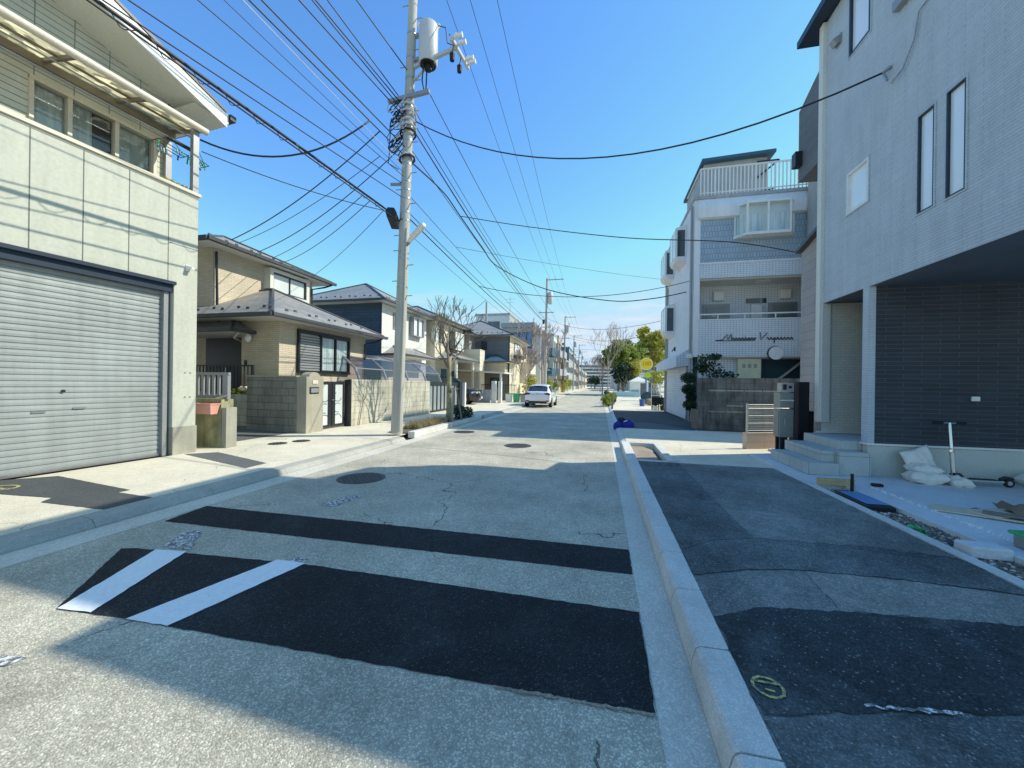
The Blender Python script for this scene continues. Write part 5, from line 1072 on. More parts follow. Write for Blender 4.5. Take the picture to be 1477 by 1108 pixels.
# service drops to the left houses
d0 = on_line(534, 180, 9.2); cable(d0, gl(-.05, .05, 6.18), .55, .019, 'thick service cable sagging to the garage balcony post', None)
G3 = 'service cables to the tiled house'
for (px, py), e, r_, sg_ in (((545, 188), (-11.2, 9.6, 5.85), .014, .25), ((580, 217), (-11.3, 10.6, 5.8), .012, .3), ((540, 228), (-11.4, 10.0, 5.9), .008, .2), ((530, 270), (-11.3, 11.2, 5.8), .009, .15), ((538, 282), (-11.3, 11.6, 5.75), .009, .2), ((550, 303), (-11.3, 13.2, 5.75), .008, .1)):
    cable(on_line(px, py, 9.2), e, sg_, r_, 'service cable slanting down to the tiled house roof from the street bundle', G3)
cable(gl(-.02, .06, 5.95), on_line(560, 290, 9.2), .1, .009, 'thin cable from the balcony post to the nearest pole', None)
cable(on_line(700, 432), fw(640, 470, 24), .2, .010, 'short cable dipping from the street bundle to the cream house', None)
# ------------------------------------------------------------------ trees
RMIN = [0.0]
def branch(mb, p, d, l, r, depth, r2, spread=.6, upb=.15, tips=None):
    n = 3; pts = [p]; rs = [r]
    for i in range(n):
        d = (d + Vector((r2.uniform(-.16, .16), r2.uniform(-.16, .16), r2.uniform(-.06, .14)))).normalized(); p = p + d * l / n; pts.append(p); rs.append(max(RMIN[0], r * (1 - .4 * (i + 1) / n)))
    mb.tube(pts, rs, 6 if r > .03 else 4, cap=False)
    if depth == 0:
        if tips is not None: tips.append(p)
        return
    for k in range(r2.choice((2, 3, 3))):
        a = r2.uniform(0, 6.3); side = Vector((math.cos(a), math.sin(a), r2.uniform(-.1, .4))); branch(mb, pts[-1] if k else pts[r2.choice((2, 3))], (d + side * spread + Vector((0, 0, upb))).normalized(), l * r2.uniform(.62, .85), rs[-1] * r2.uniform(.6, .8), depth - 1, r2, spread, upb, tips)
def bare_tree(name, label, x, y, z, h, r, seed, depth=5, mat='bark', group=None, lean=(0, 0), l0=.26, spread=.6, rmin=.012):
    RMIN[0] = rmin
    t = thing(name, label, 'tree', (x, y, z), 0, group); r2 = random.Random(seed); mb = MB(); tk = MB()
    hh = h * .5; tp = [Vector((x + lean[0] * f_ + r2.uniform(-.02, .02), y + lean[1] * f_, z + hh * f_)) for f_ in (0, .15, .35, .6, .8, 1)]
    tk.tube(tp, [r * 1.25, r, r * .92, r * .85, r * .8, r * .7], 10).build('trunk', M[mat], t, smooth=True)
    for k in range(6):
        a = k * 1.05 + r2.uniform(-.3, .3); branch(mb, tp[-1 - k % 2], Vector((math.cos(a) * .6, math.sin(a) * .6, 1)).normalized(), h * l0 * r2.uniform(.8, 1.1), r * .5, depth - 2, r2, spread)
    mb.build('branches', M['bark' if mat == 'bark_moss' else mat], t, smooth=True, recalc=False); RMIN[0] = 0; return t
def leafy(name, label, x, y, z, h, cr, seed, mat, n=5200, ls=.3, group=None, trunk=.25, ctr=None):
    t = thing(name, label, 'tree', (x, y, z), 0, group); r2 = random.Random(seed); mb = MB(); tips = []; base = h * .32
    tp = [Vector((x + r2.uniform(-.1, .1) * f_, y, z + base * f_)) for f_ in (0, .3, .7, 1)]; tk = MB().tube(tp, [trunk * 1.3, trunk, trunk * .9, trunk * .8], 10)
    for k in range(5): a = k * 1.26 + r2.uniform(-.4, .4); branch(tk, tp[-1], Vector((math.cos(a) * .7, math.sin(a) * .7, .9)).normalized(), h * .2, trunk * .6, 2, r2, .7, .1, tips)
    tk.build('trunk', M['bark'], t, smooth=True, recalc=False)
    cl = []
    for k in range(46):
        v = Vector((r2.gauss(0, 1), r2.gauss(0, 1), r2.gauss(0, 1))).normalized() * r2.uniform(.45, 1.0); cl.append((Vector((x + v.x * cr, y + v.y * cr, z + h * .66 + v.z * h * .33)), cr * r2.uniform(.16, .34)))
    for tpt in tips[:30]: cl.append((tpt, cr * .2))
    for k, (c_, q) in enumerate(cl): leafblob(mb, c_, (q, q, q * .75), n // len(cl), ls)
    mb.build('crown', M[mat], t, recalc=False); return t
bare_tree('bare_tree', 'leafless street tree with mossy trunk tied to wooden stakes in the planting bed', -5.25, 12.75, .1, 4.7, .10, 21, depth=6, mat='bark_moss', l0=.15, spread=.55, lean=(-.05, .1), rmin=.008)
for i, (x_, y_, lab) in enumerate(((-5.0, 12.45, 'pale wooden stake in front of the leafless street tree'), (-4.95, 13.3, 'darker leaning wooden stake right of the leafless street tree'))): solo('tree_stake', MB().tube([(x_, y_, .05), (x_ + (.03 if i == 0 else -.25), y_, 1.35 if i == 0 else 1.4)], .035, 8), M['wood_grey' if i else 'bark_pale'], lab, 'stake')
solo('stake_tie', MB().bar((-5.25, 12.6, 1.28), (-5.02, 12.9, 1.30), .05).bar((-5.02, 12.9, 1.3), (-5.1, 13.25, 1.3), .05), M['wood_grey'], 'wooden cross tie holding the leafless tree to its stakes', 'tie')
pk = MB().box(-5.1, -4.9, 9.52, 12.3, 0, .17).box(-5.75, -5.1, 12.15, 12.3, .0, .17); struct('kerb', pk, M['kerb'], bev=.015)
pk = MB().box(-5.1, -4.92, 12.31, 15.6, 0, .15).box(-5.75, -5.1, 15.45, 15.6, 0, .15); struct('kerb', pk, M['kerb'], bev=.015)
struct('planting_bed', quad(-5.75, -5.1, 9.56, 15.45, .13), M['earth'])
gr = MB(); r2 = random.Random(9)
for q in range(2600):
    x_, y_ = r2.uniform(-5.7, -5.1), r2.uniform(10.3, 12.6); hh = r2.uniform(.08, .3); a = r2.uniform(0, 6.3); w_ = .008; l = Vector((math.cos(a), math.sin(a), 0)); tip = Vector((x_, y_, .12 + hh)) + Vector((r2.uniform(-.1, .1), r2.uniform(-.1, .1), 0))
    gr.poly([(x_ - l.x * w_, y_ - l.y * w_, .12), (x_ + l.x * w_, y_ + l.y * w_, .12), tip])
struct('dry_grass', gr, M['leaf_dry'], kind='stuff', recalc=False)
def shrub(name, label, blobs, mat, n=300, ls=.07, group=None, stem=True):
    t = thing(name, label, 'shrub', tuple(blobs[0][0][:2]) + (.1,), 0, group); mb = MB()
    for c_, r_ in blobs: leafblob(mb, c_, r_ if isinstance(r_, tuple) else (r_, r_, r_ * .8), n, ls)
    mb.build('foliage', M[mat], t, recalc=False)
    if stem:
        sm = MB()
        for c_, r_ in blobs: sm.tube([(blobs[0][0][0], blobs[0][0][1], .1), ((blobs[0][0][0] + c_[0]) / 2, (blobs[0][0][1] + c_[1]) / 2, c_[2] * .6), c_], .012, 5)
        sm.build('stems', M['bark'], t)
    return t
shrub('low_shrub', 'dark low shrub in the planting bed beside the stakes', [((-5.3, 13.9, .38), .3), ((-5.2, 14.5, .36), .28), ((-5.45, 14.2, .45), .26)], 'leaf_d', 420, .07)
shrub('purple_plant', 'small purple leaved plant at the foot of the leafless tree', [((-5.3, 12.2, .22), .13), ((-5.2, 12.4, .2), .1)], 'leaf_purple', 160, .06)
shrub('cloud_pruned_shrub', 'dark cloud-pruned shrub with stacked balls beside the old block wall', [((3.05, 14.6, .85), (.24, .25, .2)), ((2.98, 14.5, 1.4), (.25, .25, .2)), ((3.08, 14.6, 1.12), (.18, .2, .15)), ((2.96, 14.5, 1.8), (.26, .26, .2))], 'leaf_d', 900, .055)
shrub('leafy_tree', 'loose dark leafy shrub rising over the old block wall at its left end', [((3.75, 14.6, 2.1), (.42, .35, .28)), ((3.5, 14.5, 2.4), (.36, .35, .24)), ((4.1, 14.6, 1.9), (.5, .3, .16)), ((3.35, 14.5, 2.15), (.28, .26, .2)), ((3.85, 14.7, 2.55), (.22, .2, .12))], 'leaf_d', 210, .085)
bv = MB(); r2 = random.Random(33); branch(bv, Vector((-7.60, 10.95, .1)), Vector((0, .25, 1)).normalized(), .75, .02, 2, r2, .5); solo('branch_shadow_stem', bv, M['bark'], 'thin stem standing in for a branch shadow on the beige block wall near the garden gate', 'plant', recalc=False)  # stem mesh takes the place of a branch shadow on the wall
# ------------------------------------------------------------------ cars
def make_car(name, label, loc, rotz, L_, W_, secs, paintm, wheels, wr, glass_rows, plate=True, lamps=(0, 0), front_grille=False):
    """secs: (y, z_bottom, z_belt, z_top, half width, half width at roof); y runs rear to front"""
    t = thing(name, label, 'car', loc, rotz); mb = MB(); rows = []
    for (y, zb, zt, ztop, hw, hr) in secs:
        h = [(hw * .86, zb), (hw * .97, zb + .10), (hw, zb + (zt - zb) * .45), (hw * .985, zb + (zt - zb) * .8), (hw * .95, zt), (hr + (hw * .95 - hr) * .06, zt + (ztop - zt) * .90), (hr * .86, ztop), (hr * .4, ztop + .012), (0, ztop + .016)]
        rows.append([(x_, y, z_) for x_, z_ in h] + [(-x_, y, z_) for x_, z_ in h[-2::-1]])
    n = len(rows[0]); vs = [p for r_ in rows for p in r_]; fs = []
    for i in range(len(rows) - 1):
        for j in range(n - 1): fs.append((i * n + j, i * n + j + 1, (i + 1) * n + j + 1, (i + 1) * n + j))
        fs.append((i * n + n - 1, i * n, (i + 1) * n, (i + 1) * n + n - 1))
    fs.append(tuple(range(n - 1, -1, -1))); fs.append(tuple(range((len(rows) - 1) * n, len(rows) * n)))
    mb.add(vs, fs); body = mb.build('body', M[paintm], t, local=True, smooth='auto')
    def patch(nm_, i0, i1, j0, j1, mat, inset=.10, off=.012):
        g = MB()
        A, B, C_, D = (Vector(rows[i0][j0]), Vector(rows[i1][j0]), Vector(rows[i1][j1]), Vector(rows[i0][j1])); c_ = (A + B + C_ + D) / 4
        K_ = 6; grid = []
        for a in range(K_ + 1):
            for b in range(K_ + 1):
                u, v = inset / 2 + (1 - inset) * a / K_, inset / 2 + (1 - inset) * b / K_
                fi = i0 + (i1 - i0) * u; fj = j0 + (j1 - j0) * v; ii, jj = min(int(fi), len(rows) - 2), min(int(fj), n - 2); fu, fv = fi - ii, fj - jj
                p = Vector(rows[ii][jj]) * (1 - fu) * (1 - fv) + Vector(rows[ii + 1][jj]) * fu * (1 - fv) + Vector(rows[ii][jj + 1]) * (1 - fu) * fv + Vector(rows[ii + 1][jj + 1]) * fu * fv; grid.append(p)
        nrm = (grid[K_] - grid[0]).cross(grid[-1] - grid[0]).normalized()
        mid = Vector((0, L_ / 2, .8)); 
        if nrm.dot(c_ - mid) < 0: nrm = -nrm
        g.add([p + nrm * off for p in grid], [(a * (K_ + 1) + b, a * (K_ + 1) + b + 1, (a + 1) * (K_ + 1) + b + 1, (a + 1) * (K_ + 1) + b) for a in range(K_) for b in range(K_)])
        return g.build(nm_, M[mat], t, local=True, smooth=True)
    for nm_, i0, i1, j0, j1 in glass_rows: patch(nm_, i0, i1, j0, j1, 'glass')
    for (y, s_) in [(y, s_) for y in wheels for s_ in (1, -1)]:
        hw = W_ / 2; x0, x1 = s_ * (hw - .19), s_ * (hw + .004)
        w_ = MB().tube([(x0, y, wr), (x0 + s_ * .02, y, wr), (x1 - s_ * .03, y, wr), (x1, y, wr)], [wr * .92, wr, wr, wr * .93], 22).build('wheel', M['rubber'], t, local=True, smooth='auto')
        rm = MB().tube([(x1 - s_ * .01, y, wr), (x1 + s_ * .006, y, wr)], wr * .62, 18)
        for k in range(5): a = k * 1.257; rm.bar((x1 + s_ * .004, y, wr), (x1 + s_ * .008, y + wr * .6 * math.cos(a), wr + wr * .6 * math.sin(a)), .05, .03)
        rm.build('rim', M['steel'], w_, local=True)
        MB().tube([(s_ * (hw - .03), y, wr + .02), (s_ * (hw + .001), y, wr + .02)], wr * 1.13, 22).build('wheel_arch', M['rubber'], t, local=True)
    return t, rows, patch
wl = M['rubber']
W = .86
secs = [(0.0, .42, .80, .84, .70, .60), (.05, .36, .93, .97, .80, .66), (.16, .30, .98, 1.03, .84, .66), (.36, .26, .98, 1.20, .86, .64), (.62, .22, .97, 1.39, .865, .60), (1.1, .20, .96, 1.48, .87, .60), (1.9, .20, .94, 1.50, .87, .60), (2.5, .20, .93, 1.44, .87, .58), (3.1, .20, .93, 1.10, .87, .60), (3.3, .20, .90, .98, .865, .62), (3.75, .24, .80, .86, .84, .60), (4.0, .32, .66, .72, .74, .55), (4.06, .40, .56, .60, .60, .45)]
car, rows, patch = make_car('parked_car', 'white hatchback stopped on the left side of the road, seen from behind', (-4.02, 24.5, .0), 0, 4.06, 1.74, secs, 'car_white', (.72, 3.25), .31,
    [('rear_window', 2, 4, 5, 11), ('windscreen', 7, 9, 5, 11), ('side_window', 4, 6, 4, 5), ('side_window', 6, 8, 4, 5), ('side_window', 4, 6, 11, 12), ('side_window', 6, 8, 11, 12)])
for s_ in (1, -1):
    MB().prism([(s_ * .46, .86), (s_ * .80, .80), (s_ * .845, .90), (s_ * .70, .96)], -.02, .12).build('tail_light', M['lamp_red'], car, local=True)
    MB().prism([(s_ * .46, .90), (s_ * .70, .965), (s_ * .70, .98), (s_ * .44, .93)], -.01, .05).build('lamp_trim', M['black_pl'], car, local=True)
    MB().box(s_ * .54, s_ * .74, -.012, .05, .40, .46).build('reflector', M['black_pl'], car, local=True)
    MB().ball((s_ * .95, 2.75, .98), (.11, .07, .08), 10, 6).build('door_mirror', M['car_white'], car, local=True, smooth=True)
    MB().box(s_ * .872, s_ * .89, 1.55, 1.7, .80, .83).build('door_handle', M['chrome'], car, local=True)
    MB().prism([(s_ * .64, 3.7), (s_ * .83, 3.45), (s_ * .84, 3.6), (s_ * .74, 3.92)], .66, .76, axis='Z').build('headlight', M['lamp_clear'], car, local=True)
MB().prism([(-.62, .30), (.62, .30), (.52, .42), (-.52, .42)], -.015, .2).build('lower_bumper', M['black_pl'], car, local=True)
MB().box(-.17, .17, -.012, .03, .62, .74).build('number_plate', M['plate'], car, local=True)
MB().tube([(0, .02, .90), (0, .0, .90)], .045, 14).build('emblem', M['chrome'], car, local=True); MB().box(-.4, .4, -.004, .03, .835, .855).build('trunk_line', M['grey_alu'], car, local=True)
MB().box(-.60, .60, .50, .62, 1.40, 1.435).build('roof_spoiler', M['car_white'], car, local=True, bev=.012)
dup(car, (-13.0, 15.6, .12), rad(-90), 'white car under the curved carport, mostly hidden by the beige block wall')
secs = [(0.0, .36, 1.0, 1.55, .80, .62), (.06, .26, 1.02, 1.78, .90, .68), (.5, .22, 1.03, 1.86, .92, .68), (1.5, .20, 1.03, 1.90, .925, .68), (2.6, .20, 1.02, 1.88, .925, .68), (3.2, .20, 1.02, 1.74, .925, .68), (3.95, .20, 1.06, 1.16, .92, .70), (4.15, .22, 1.02, 1.08, .915, .70), (4.62, .24, .93, .98, .89, .70), (4.80, .28, .82, .86, .82, .66), (4.87, .34, .70, .74, .72, .6)]
van, rows, patch = make_car('parked_van', 'black minivan parked nose out in the driveway beyond the folding gate', (-12.75, 24.3, .1), rad(-82), 4.87, 1.85, secs, 'car_black', (.95, 3.85), .34,
    [('windscreen', 5, 6, 5, 11), ('side_window', 1, 3, 4, 5), ('side_window', 3, 5, 4, 5), ('side_window', 1, 3, 11, 12), ('side_window', 3, 5, 11, 12), ('rear_window', 0, 1, 5, 11)])
for s_ in (1, -1):
    MB().prism([(s_ * .52, 4.80), (s_ * .80, 4.70), (s_ * .90, 4.35), (s_ * .86, 4.72), (s_ * .55, 4.86)], .74, .86, axis='Z').build('headlight', M['lamp_clear'], van, local=True)
    MB().bar((s_ * .62, 4.86, .42), (s_ * .80, 4.76, .66), .06, .05).build('fog_lamp_trim', M['chrome'], van, local=True); MB().ball((s_ * 1.02, 3.55, 1.12), (.13, .08, .11), 10, 6).build('door_mirror', M['car_black'], van, local=True, smooth=True)
gr_ = MB()
for z_ in (.44, .52, .60, .68): gr_.box(-.52, .52, 4.84, 4.89, z_, z_ + .035)
gr_.build('grille', M['chrome'], van, local=True); MB().box(-.17, .17, 4.86, 4.90, .38, .52).build('number_plate', M['plate'], van, local=True)
# ------------------------------------------------------------------ curved carport
cp = thing('carport', 'curved smoked-panel carport roof over the driveway behind the beige block wall', 'carport', (-9.5, 16, .1))
def arc(y): return [(-12.4, y, 2.55), (-11.2, y, 2.72), (-10.0, y, 2.68), (-9.2, y, 2.45), (-8.65, y, 2.0), (-8.4, y, 1.4), (-8.35, y, .1)]
for y in (12.2, 14.0, 15.8, 17.6, 19.4): MB().tube(arc(y), .045, 6).build('rib', M['grey_alu'], cp)
pm = MB(); A, B = arc(12.2), arc(19.4)
pm.add([v for p in zip(A[:-1], B[:-1]) for v in p], [(2 * i, 2 * i + 1, 2 * i + 3, 2 * i + 2) for i in range(5)]); pm.build('roof_panel', M['purple_pc'], cp, recalc=False)
b = MB()
for k in (0, 1, 3, 4): b.bar(A[k], B[k], .04)
b.build('purlin', M['grey_alu'], cp)
# ------------------------------------------------------------------ blue and white house, cream house
h3 = thing('blue_white_house', 'two-storey house with dark blue stone side and white front under a grey hip roof', 'house', (-11.4, 18.2, .1))
MB().wall('-Y', 18.2, -17, -11.4, .1, 5.7).build('side_wall', M['blue_tile'], h3); MB().wall('+X', -11.4, 18.2, 23.6, .1, 5.7).wall('+Y', 23.6, -17, -11.4, .1, 5.7).build('front_wall', M['white_wall'], h3)
hip(h3, -17.4, -10.95, 17.75, 24.0, 5.85, .52, M['slate'], snow=True)
MB().box(-11.43, -11.37, 18.17, 18.25, .1, 5.7).build('corner_trim', M['navy'], h3)
window(h3, '+X', -11.4, 21.3, 22.7, 4.35, 5.5, M['grey_alu'], M['glass_sky'], n0=.02, n1=.3); window(h3, '+X', -11.4, 19.4, 20.3, 4.5, 5.4, M['grey_alu'], M['glass'], n0=-.01, n1=.06)
hip(h3, -13.5, -10.3, 18.4, 23.0, 3.05, .45, M['slate2']); MB().wall('-Y', 18.19, -16, -12.5, 2.5, 2.9).build('porch_beam', M['navy'], h3)
window(h3, '-Y', 18.2, -14.6, -13.6, 1.0, 2.0, M['grey_alu'], M['glass'])
h3b = thing('cream_house', 'cream two-storey house with a projecting white bay window and small porch roof', 'house', (-11, 26.5, .1))
MB().box(-17, -11, 24.1, 29.8, .1, 5.75).build('wall', M['cream_wall'], h3b); hip(h3b, -17.4, -10.5, 23.7, 30.2, 5.95, .42, M['slate2'])
by = MB().fbox('+X', -11, 26.6, 28.3, 0, .45, 3.95, 5.3).build('bay_window', M['dark_alu'], h3b); window(h3b, '+X', -10.55, 26.6, 28.3, 3.98, 5.28, M['white'], M['glass_frost'], n0=0, n1=.07); MB().fbox('-Y', 26.6, -10.95, -10.6, 0, .02, 4.05, 5.2).build('side_pane', M['glass'], by)
hip(h3b, -12.5, -9.4, 24.3, 28.6, 3.2, .4, M['slate2']); [MB().box(-9.75, -9.6, y_, y_ + .15, .1, 3.1).build('porch_post', M['white'], h3b) for y_ in (24.6, 28.1)]
MB().box(-11, -9.3, 28.75, 30.0, .1, 4.2).build('balcony_block', M['cream_wall'], h3b); MB().fbox('+X', -11, 25.2, 26.2, 0, .06, .2, 2.5).build('door', M['teal_build'], h3b); MB().fbox('+X', -11, 26.5, 28.0, 0, .05, .4, 2.4).build('garden_window', M['glass'], h3b)
window(h3b, '+X', -11, 24.5, 25.6, 4.2, 5.3, M['white'], M['glass']); MB().box(-11.2, -10.85, 24.0, 24.3, 4.4, 5.3).build('boiler', M['white'], h3b)
# ------------------------------------------------------------------ grey hip-roofed house with a white carport
h4 = thing('grey_house', 'grey-sided two-storey house with hipped roof and sunlit cream street face', 'house', (-7.6, 31.4, .1))
MB().wall('-Y', 31.4, -15, -7.6, .1, 5.5).build('side_wall', M['greyd_siding'], h4); MB().wall('+X', -7.6, 31.4, 39.5, .1, 5.5).wall('+Y', 39.5, -15, -7.6, .1, 5.5).build('front_wall', M['cream_wall'], h4)
MB().box(-15, -10.6, 29.9, 31.39, .1, 5.5).build('wing', M['grey_siding'], h4); hip(h4, -15.5, -10.2, 29.5, 36, 5.62, .45, M['slate2'], name='roof'); hip(h4, -15.4, -7.2, 31.0, 39.9, 5.63, .45, M['slate2'], snow=True)
MB().box(-7.63, -7.55, 31.38, 31.46, .1, 5.5).build('corner_trim', M['dark_alu'], h4); hip(h4, -11.2, -7.25, 29.9, 33, 3.35, .40, M['teal_build']); MB().box(-10.6, -7.7, 30.4, 31.39, 2.5, 3.2).build('porch_wall', M['tan_wall'], h4)
MB().box(-10.35, -9.9, 31.0, 31.15, 3.85, 3.95).build('skylight', M['white'], h4)
window(h4, '-Y', 31.4, -10.05, -9.55, 4.35, 5.1, M['dark_alu'], M['glass'], mull=()); window(h4, '+X', -7.6, 33.4, 35.6, 4.0, 5.2, M['dark_alu'], M['glass_sky']); window(h4, '+X', -7.6, 37.2, 38.6, 4.1, 5.2, M['dark_alu'], M['glass']); MB().fbox('+X', -7.6, 33.2, 35.8, .05, .4, 3.8, 4.1).build('flower_rail', M['dark_alu'], h4)
MB().box(-7.59, -6.6, 36.2, 39, 2.5, 3.6).build('balcony', M['cream_wall'], h4); window(h4, '-Y', 31.4, -9.2, -8.2, 1.2, 2.0, M['dark_alu'], M['glass'])
cp2 = thing('flat_carport', 'white flat-roofed carport in front of the grey house', 'carport', (-9, 29, .1))
MB().slab([(-12.0, 27.6, 2.62), (-7.0, 27.6, 2.38), (-7.0, 30.2, 2.38), (-12, 30.2, 2.62)], .10).build('roof', M['white'], cp2)
for x_ in (-9.05, -7.4, -11.7): MB().box(x_ - .07, x_ + .07, 28.0, 28.14, .1, 2.4).build('post', M['white'], cp2)
t = thing('yard_wall', 'low grey wall and pale gate pillars in front of the grey house', 'wall', (-8.3, 28, .1))
MB().box(-9.3, -8.0, 27.2, 27.4, .1, 1.05).build('low_wall', M['grey_wall'], t)
for x_, w_ in ((-7.85, .3), (-7.35, .24)): MB().box(x_, x_ + w_, 27.1, 27.4, .1, 1.7).build('pillar', M['white'], t)
rl = MB().box(-10.5, -6.4, 29.0, 29.04, 1.4, 1.44)
for i in range(34): rl.box(-10.4 + i * .12, -10.37 + i * .12, 29.0, 29.03, .7, 1.4)
rl.build('railing', M['dark_alu'], t)
for i, (x_, m_, lab) in enumerate(((-6.95, 'white', 'pale refuse bin with green trim by the gate pillars of the grey house'), (-6.35, 'green_pl', 'green refuse bin by the gate pillars of the grey house'), (-5.8, 'grey_alu', 'grey wire refuse cage beside the green bin'))):
    t = thing('refuse_bin', lab, 'bin', (x_, 29.0, .1)); MB().prism([(x_ - .2, .1), (x_ + .2, .1), (x_ + .24, .72), (x_ - .24, .72)], 28.7, 29.1).build('bin_body', M[m_], t); MB().box(x_ - .26, x_ + .26, 28.68, 29.12, .72, .78).build('lid', M['green_pl' if i < 2 else 'dark_alu'], t)
# ------------------------------------------------------------------ buildings farther along the left side
def block(name, label, x0, x1, y0, y1, h, wm, side=None, rows=3, bays=(3, 3), wmat='glass', roofm='grey_wall', balc=False, parapet=.35, group=None, fm='grey_alu', z0=.1, sidewin=True):
    t = thing(name, label, 'building', (x1, y0, z0), 0, group)
    b_ = MB().wall('+X', x1, y0, y1, z0, h).wall('+Y', y1, x0, x1, z0, h).wall('-X', x0, y0, y1, z0, h); b_.build('front_wall', M[wm], t); MB().wall('-Y', y0, x0, x1, z0, h).build('side_wall', M[side or wm], t)
    MB().box(x0 - .05, x1 + .05, y0 - .05, y1 + .05, h, h + parapet).build('parapet', M[roofm], t)
    fh = (h - .3) / rows
    for r_ in range(rows):
        zz = z0 + r_ * fh
        for k in range(bays[0]):
            a = y0 + (y1 - y0) * (k + .5) / bays[0]; w_ = (y1 - y0) / bays[0] * .3
            window(t, '+X', x1, a - w_, a + w_, zz + fh * .32, zz + fh * .8, M[fm], M[wmat], fw=.07, n0=-.01, n1=.06)
        for k in range(bays[1] if sidewin else 0):
            a = x0 + (x1 - x0) * (k + .5) / bays[1]; w_ = (x1 - x0) / bays[1] * .22
            window(t, '-Y', y0, a - w_, a + w_, zz + fh * .35, zz + fh * .78, M[fm], M[wmat], fw=.07, n0=-.01, n1=.06)
        if balc and r_: MB().box(x1 + .065, x1 + 1.0, y0 + .4, y1 - .4, zz - .1, zz + fh * .33).build('balcony', M[roofm], t)
    return t
gb = block('glass_house', 'modern flat-roofed building with blue glass upper storey, behind the grey house', -11.2, -7.7, 43, 49, 7.6, 'white_wall', 'grey_wall', 2, (2, 0), 'glass_blue')
for i in range(4): window(gb, '-Y', 43, -10.8 + i * .8, -10.05 + i * .8, 5.6, 7.4, M['dark_alu'], M['glass_blue'], mull=(), fw=.06)
MB().box(-11.3, -7.4, 42.7, 49.2, 7.96, 8.5).build('roof_canopy', M['grey_alu'], gb); MB().box(-7.7, -6.7, 42.9, 43.05, .1, 7.9).build('fin_wall', M['white_wall'], gb); MB().box(-11.0, -8.0, 42.93, 42.99, 3.0, 5.2).build('lattice_screen', M['grey_siding'], gb)
block('apartment_block', 'pale grey apartment block rising behind the grey hip-roofed house', -18.5, -13.3, 55, 70, 11.6, 'grey_wall', 'white_wall', 4, (5, 1), balc=True)
hs_ = thing('small_house', 'low house with a dark little roof and outside stair beyond the blue glass building', 'house', (-7.3, 50, .1)); MB().box(-12, -7.4, 50, 53, .1, 3.4).build('wall', M['white_wall'], hs_); hip(hs_, -12.3, -7.0, 49.6, 53.2, 3.5, .4, M['slate2'])
stt = MB()
for i in range(10): stt.box(-7.3, -6.3, 50.2 + i * .28, 50.5 + i * .28, .3 + i * .28, .36 + i * .28)
stt.build('stair', M['grey_alu'], hs_)
block('town_house', 'grey-green three-storey town house, first of the row beyond the second pole', -13, -8.0, 55, 60, 8.9, 'green_wall', 'grey_siding', 3, (2, 1), balc=True, roofm='teal_build')
block('town_house', 'white narrow town house next after the grey-green one', -13, -7.4, 60.5, 65, 9.2, 'white_wall', 'white_wall', 3, (2, 1), balc=True)
block('town_house', 'tan three-storey town house in the row beyond the white one', -13, -7.2, 65.5, 71, 9.5, 'tan_wall', 'tan_wall', 3, (2, 1), balc=True)
block('town_house', 'white and brown town house before the dark teal block', -12, -7.0, 72, 78, 7.6, 'white_wall', 'brown_wall', 3, (2, 1), balc=True)
block('town_house', 'pale blue-grey house with hoarding, before the dark teal block', -12, -7.2, 80, 88, 6.4, 'pale_blue_wall', 'white_wall', 2, (3, 1))
block('office_block', 'dark teal fronted long block with many narrow windows down the street', -14, -7.6, 92, 118, 10.2, 'grey_wall', 'teal_build', 3, (9, 2), roofm='teal_build')
block('office_block', 'brownish block standing after the dark teal one far down the street', -14, -8, 122, 140, 9.5, 'brown_wall', 'brown_wall', 3, (5, 1))
block('far_house', 'grey house far down on the left between the fifth and sixth poles', -16, -8.2, 145, 175, 8, 'grey_wall', 'white_wall', 2, (6, 1))
block('far_house', 'tan house farthest down on the left', -16, -8.4, 182, 230, 8, 'tan_wall', 'grey_wall', 2, (6, 1))
fa_ = thing('housing_slab', 'long pale blue-grey housing slab closing the far end of the street', 'building', (-10, 330, 0))
MB().box(-42, 22, 330, 345, 0, 18.5).build('wall', M['grey_wall'], fa_)
for r_ in range(6): MB().box(-41.5, 21.5, 329.2, 329.99, 1.2 + r_ * 2.8, 2.3 + r_ * 2.8).build('balcony_row', M['white_wall'], fa_)
for r_ in range(6): MB().box(-41.5, 21.5, 329.95, 329.98, 2.5 + r_ * 2.8, 3.8 + r_ * 2.8).build('window_row', M['glass'], fa_)
# buildings behind the left row, seen through gaps
block('far_house', 'white house set back behind the cream and grey houses', -26, -18, 40, 50, 6, 'white_wall', 'grey_wall', 2, (2, 2))
an = MB().tube([(-13.5, 56, 11.9), (-13.5, 56, 14.6)], .04, 5).bar((-14.3, 56, 14.2), (-12.7, 56, 14.2), .03).bar((-14.1, 56, 13.7), (-12.9, 56, 13.7), .03); solo('tv_antenna', an, M['steel'], 'thin rooftop aerial on the pale apartment block', 'aerial')
solo('slim_pole', MB().tube([(-11.2, 36.5, .1), (-11.2, 36.5, 9.6)], .10, 8), M['pole'], 'slim bare pole rising behind the roof of the grey house', 'pole')
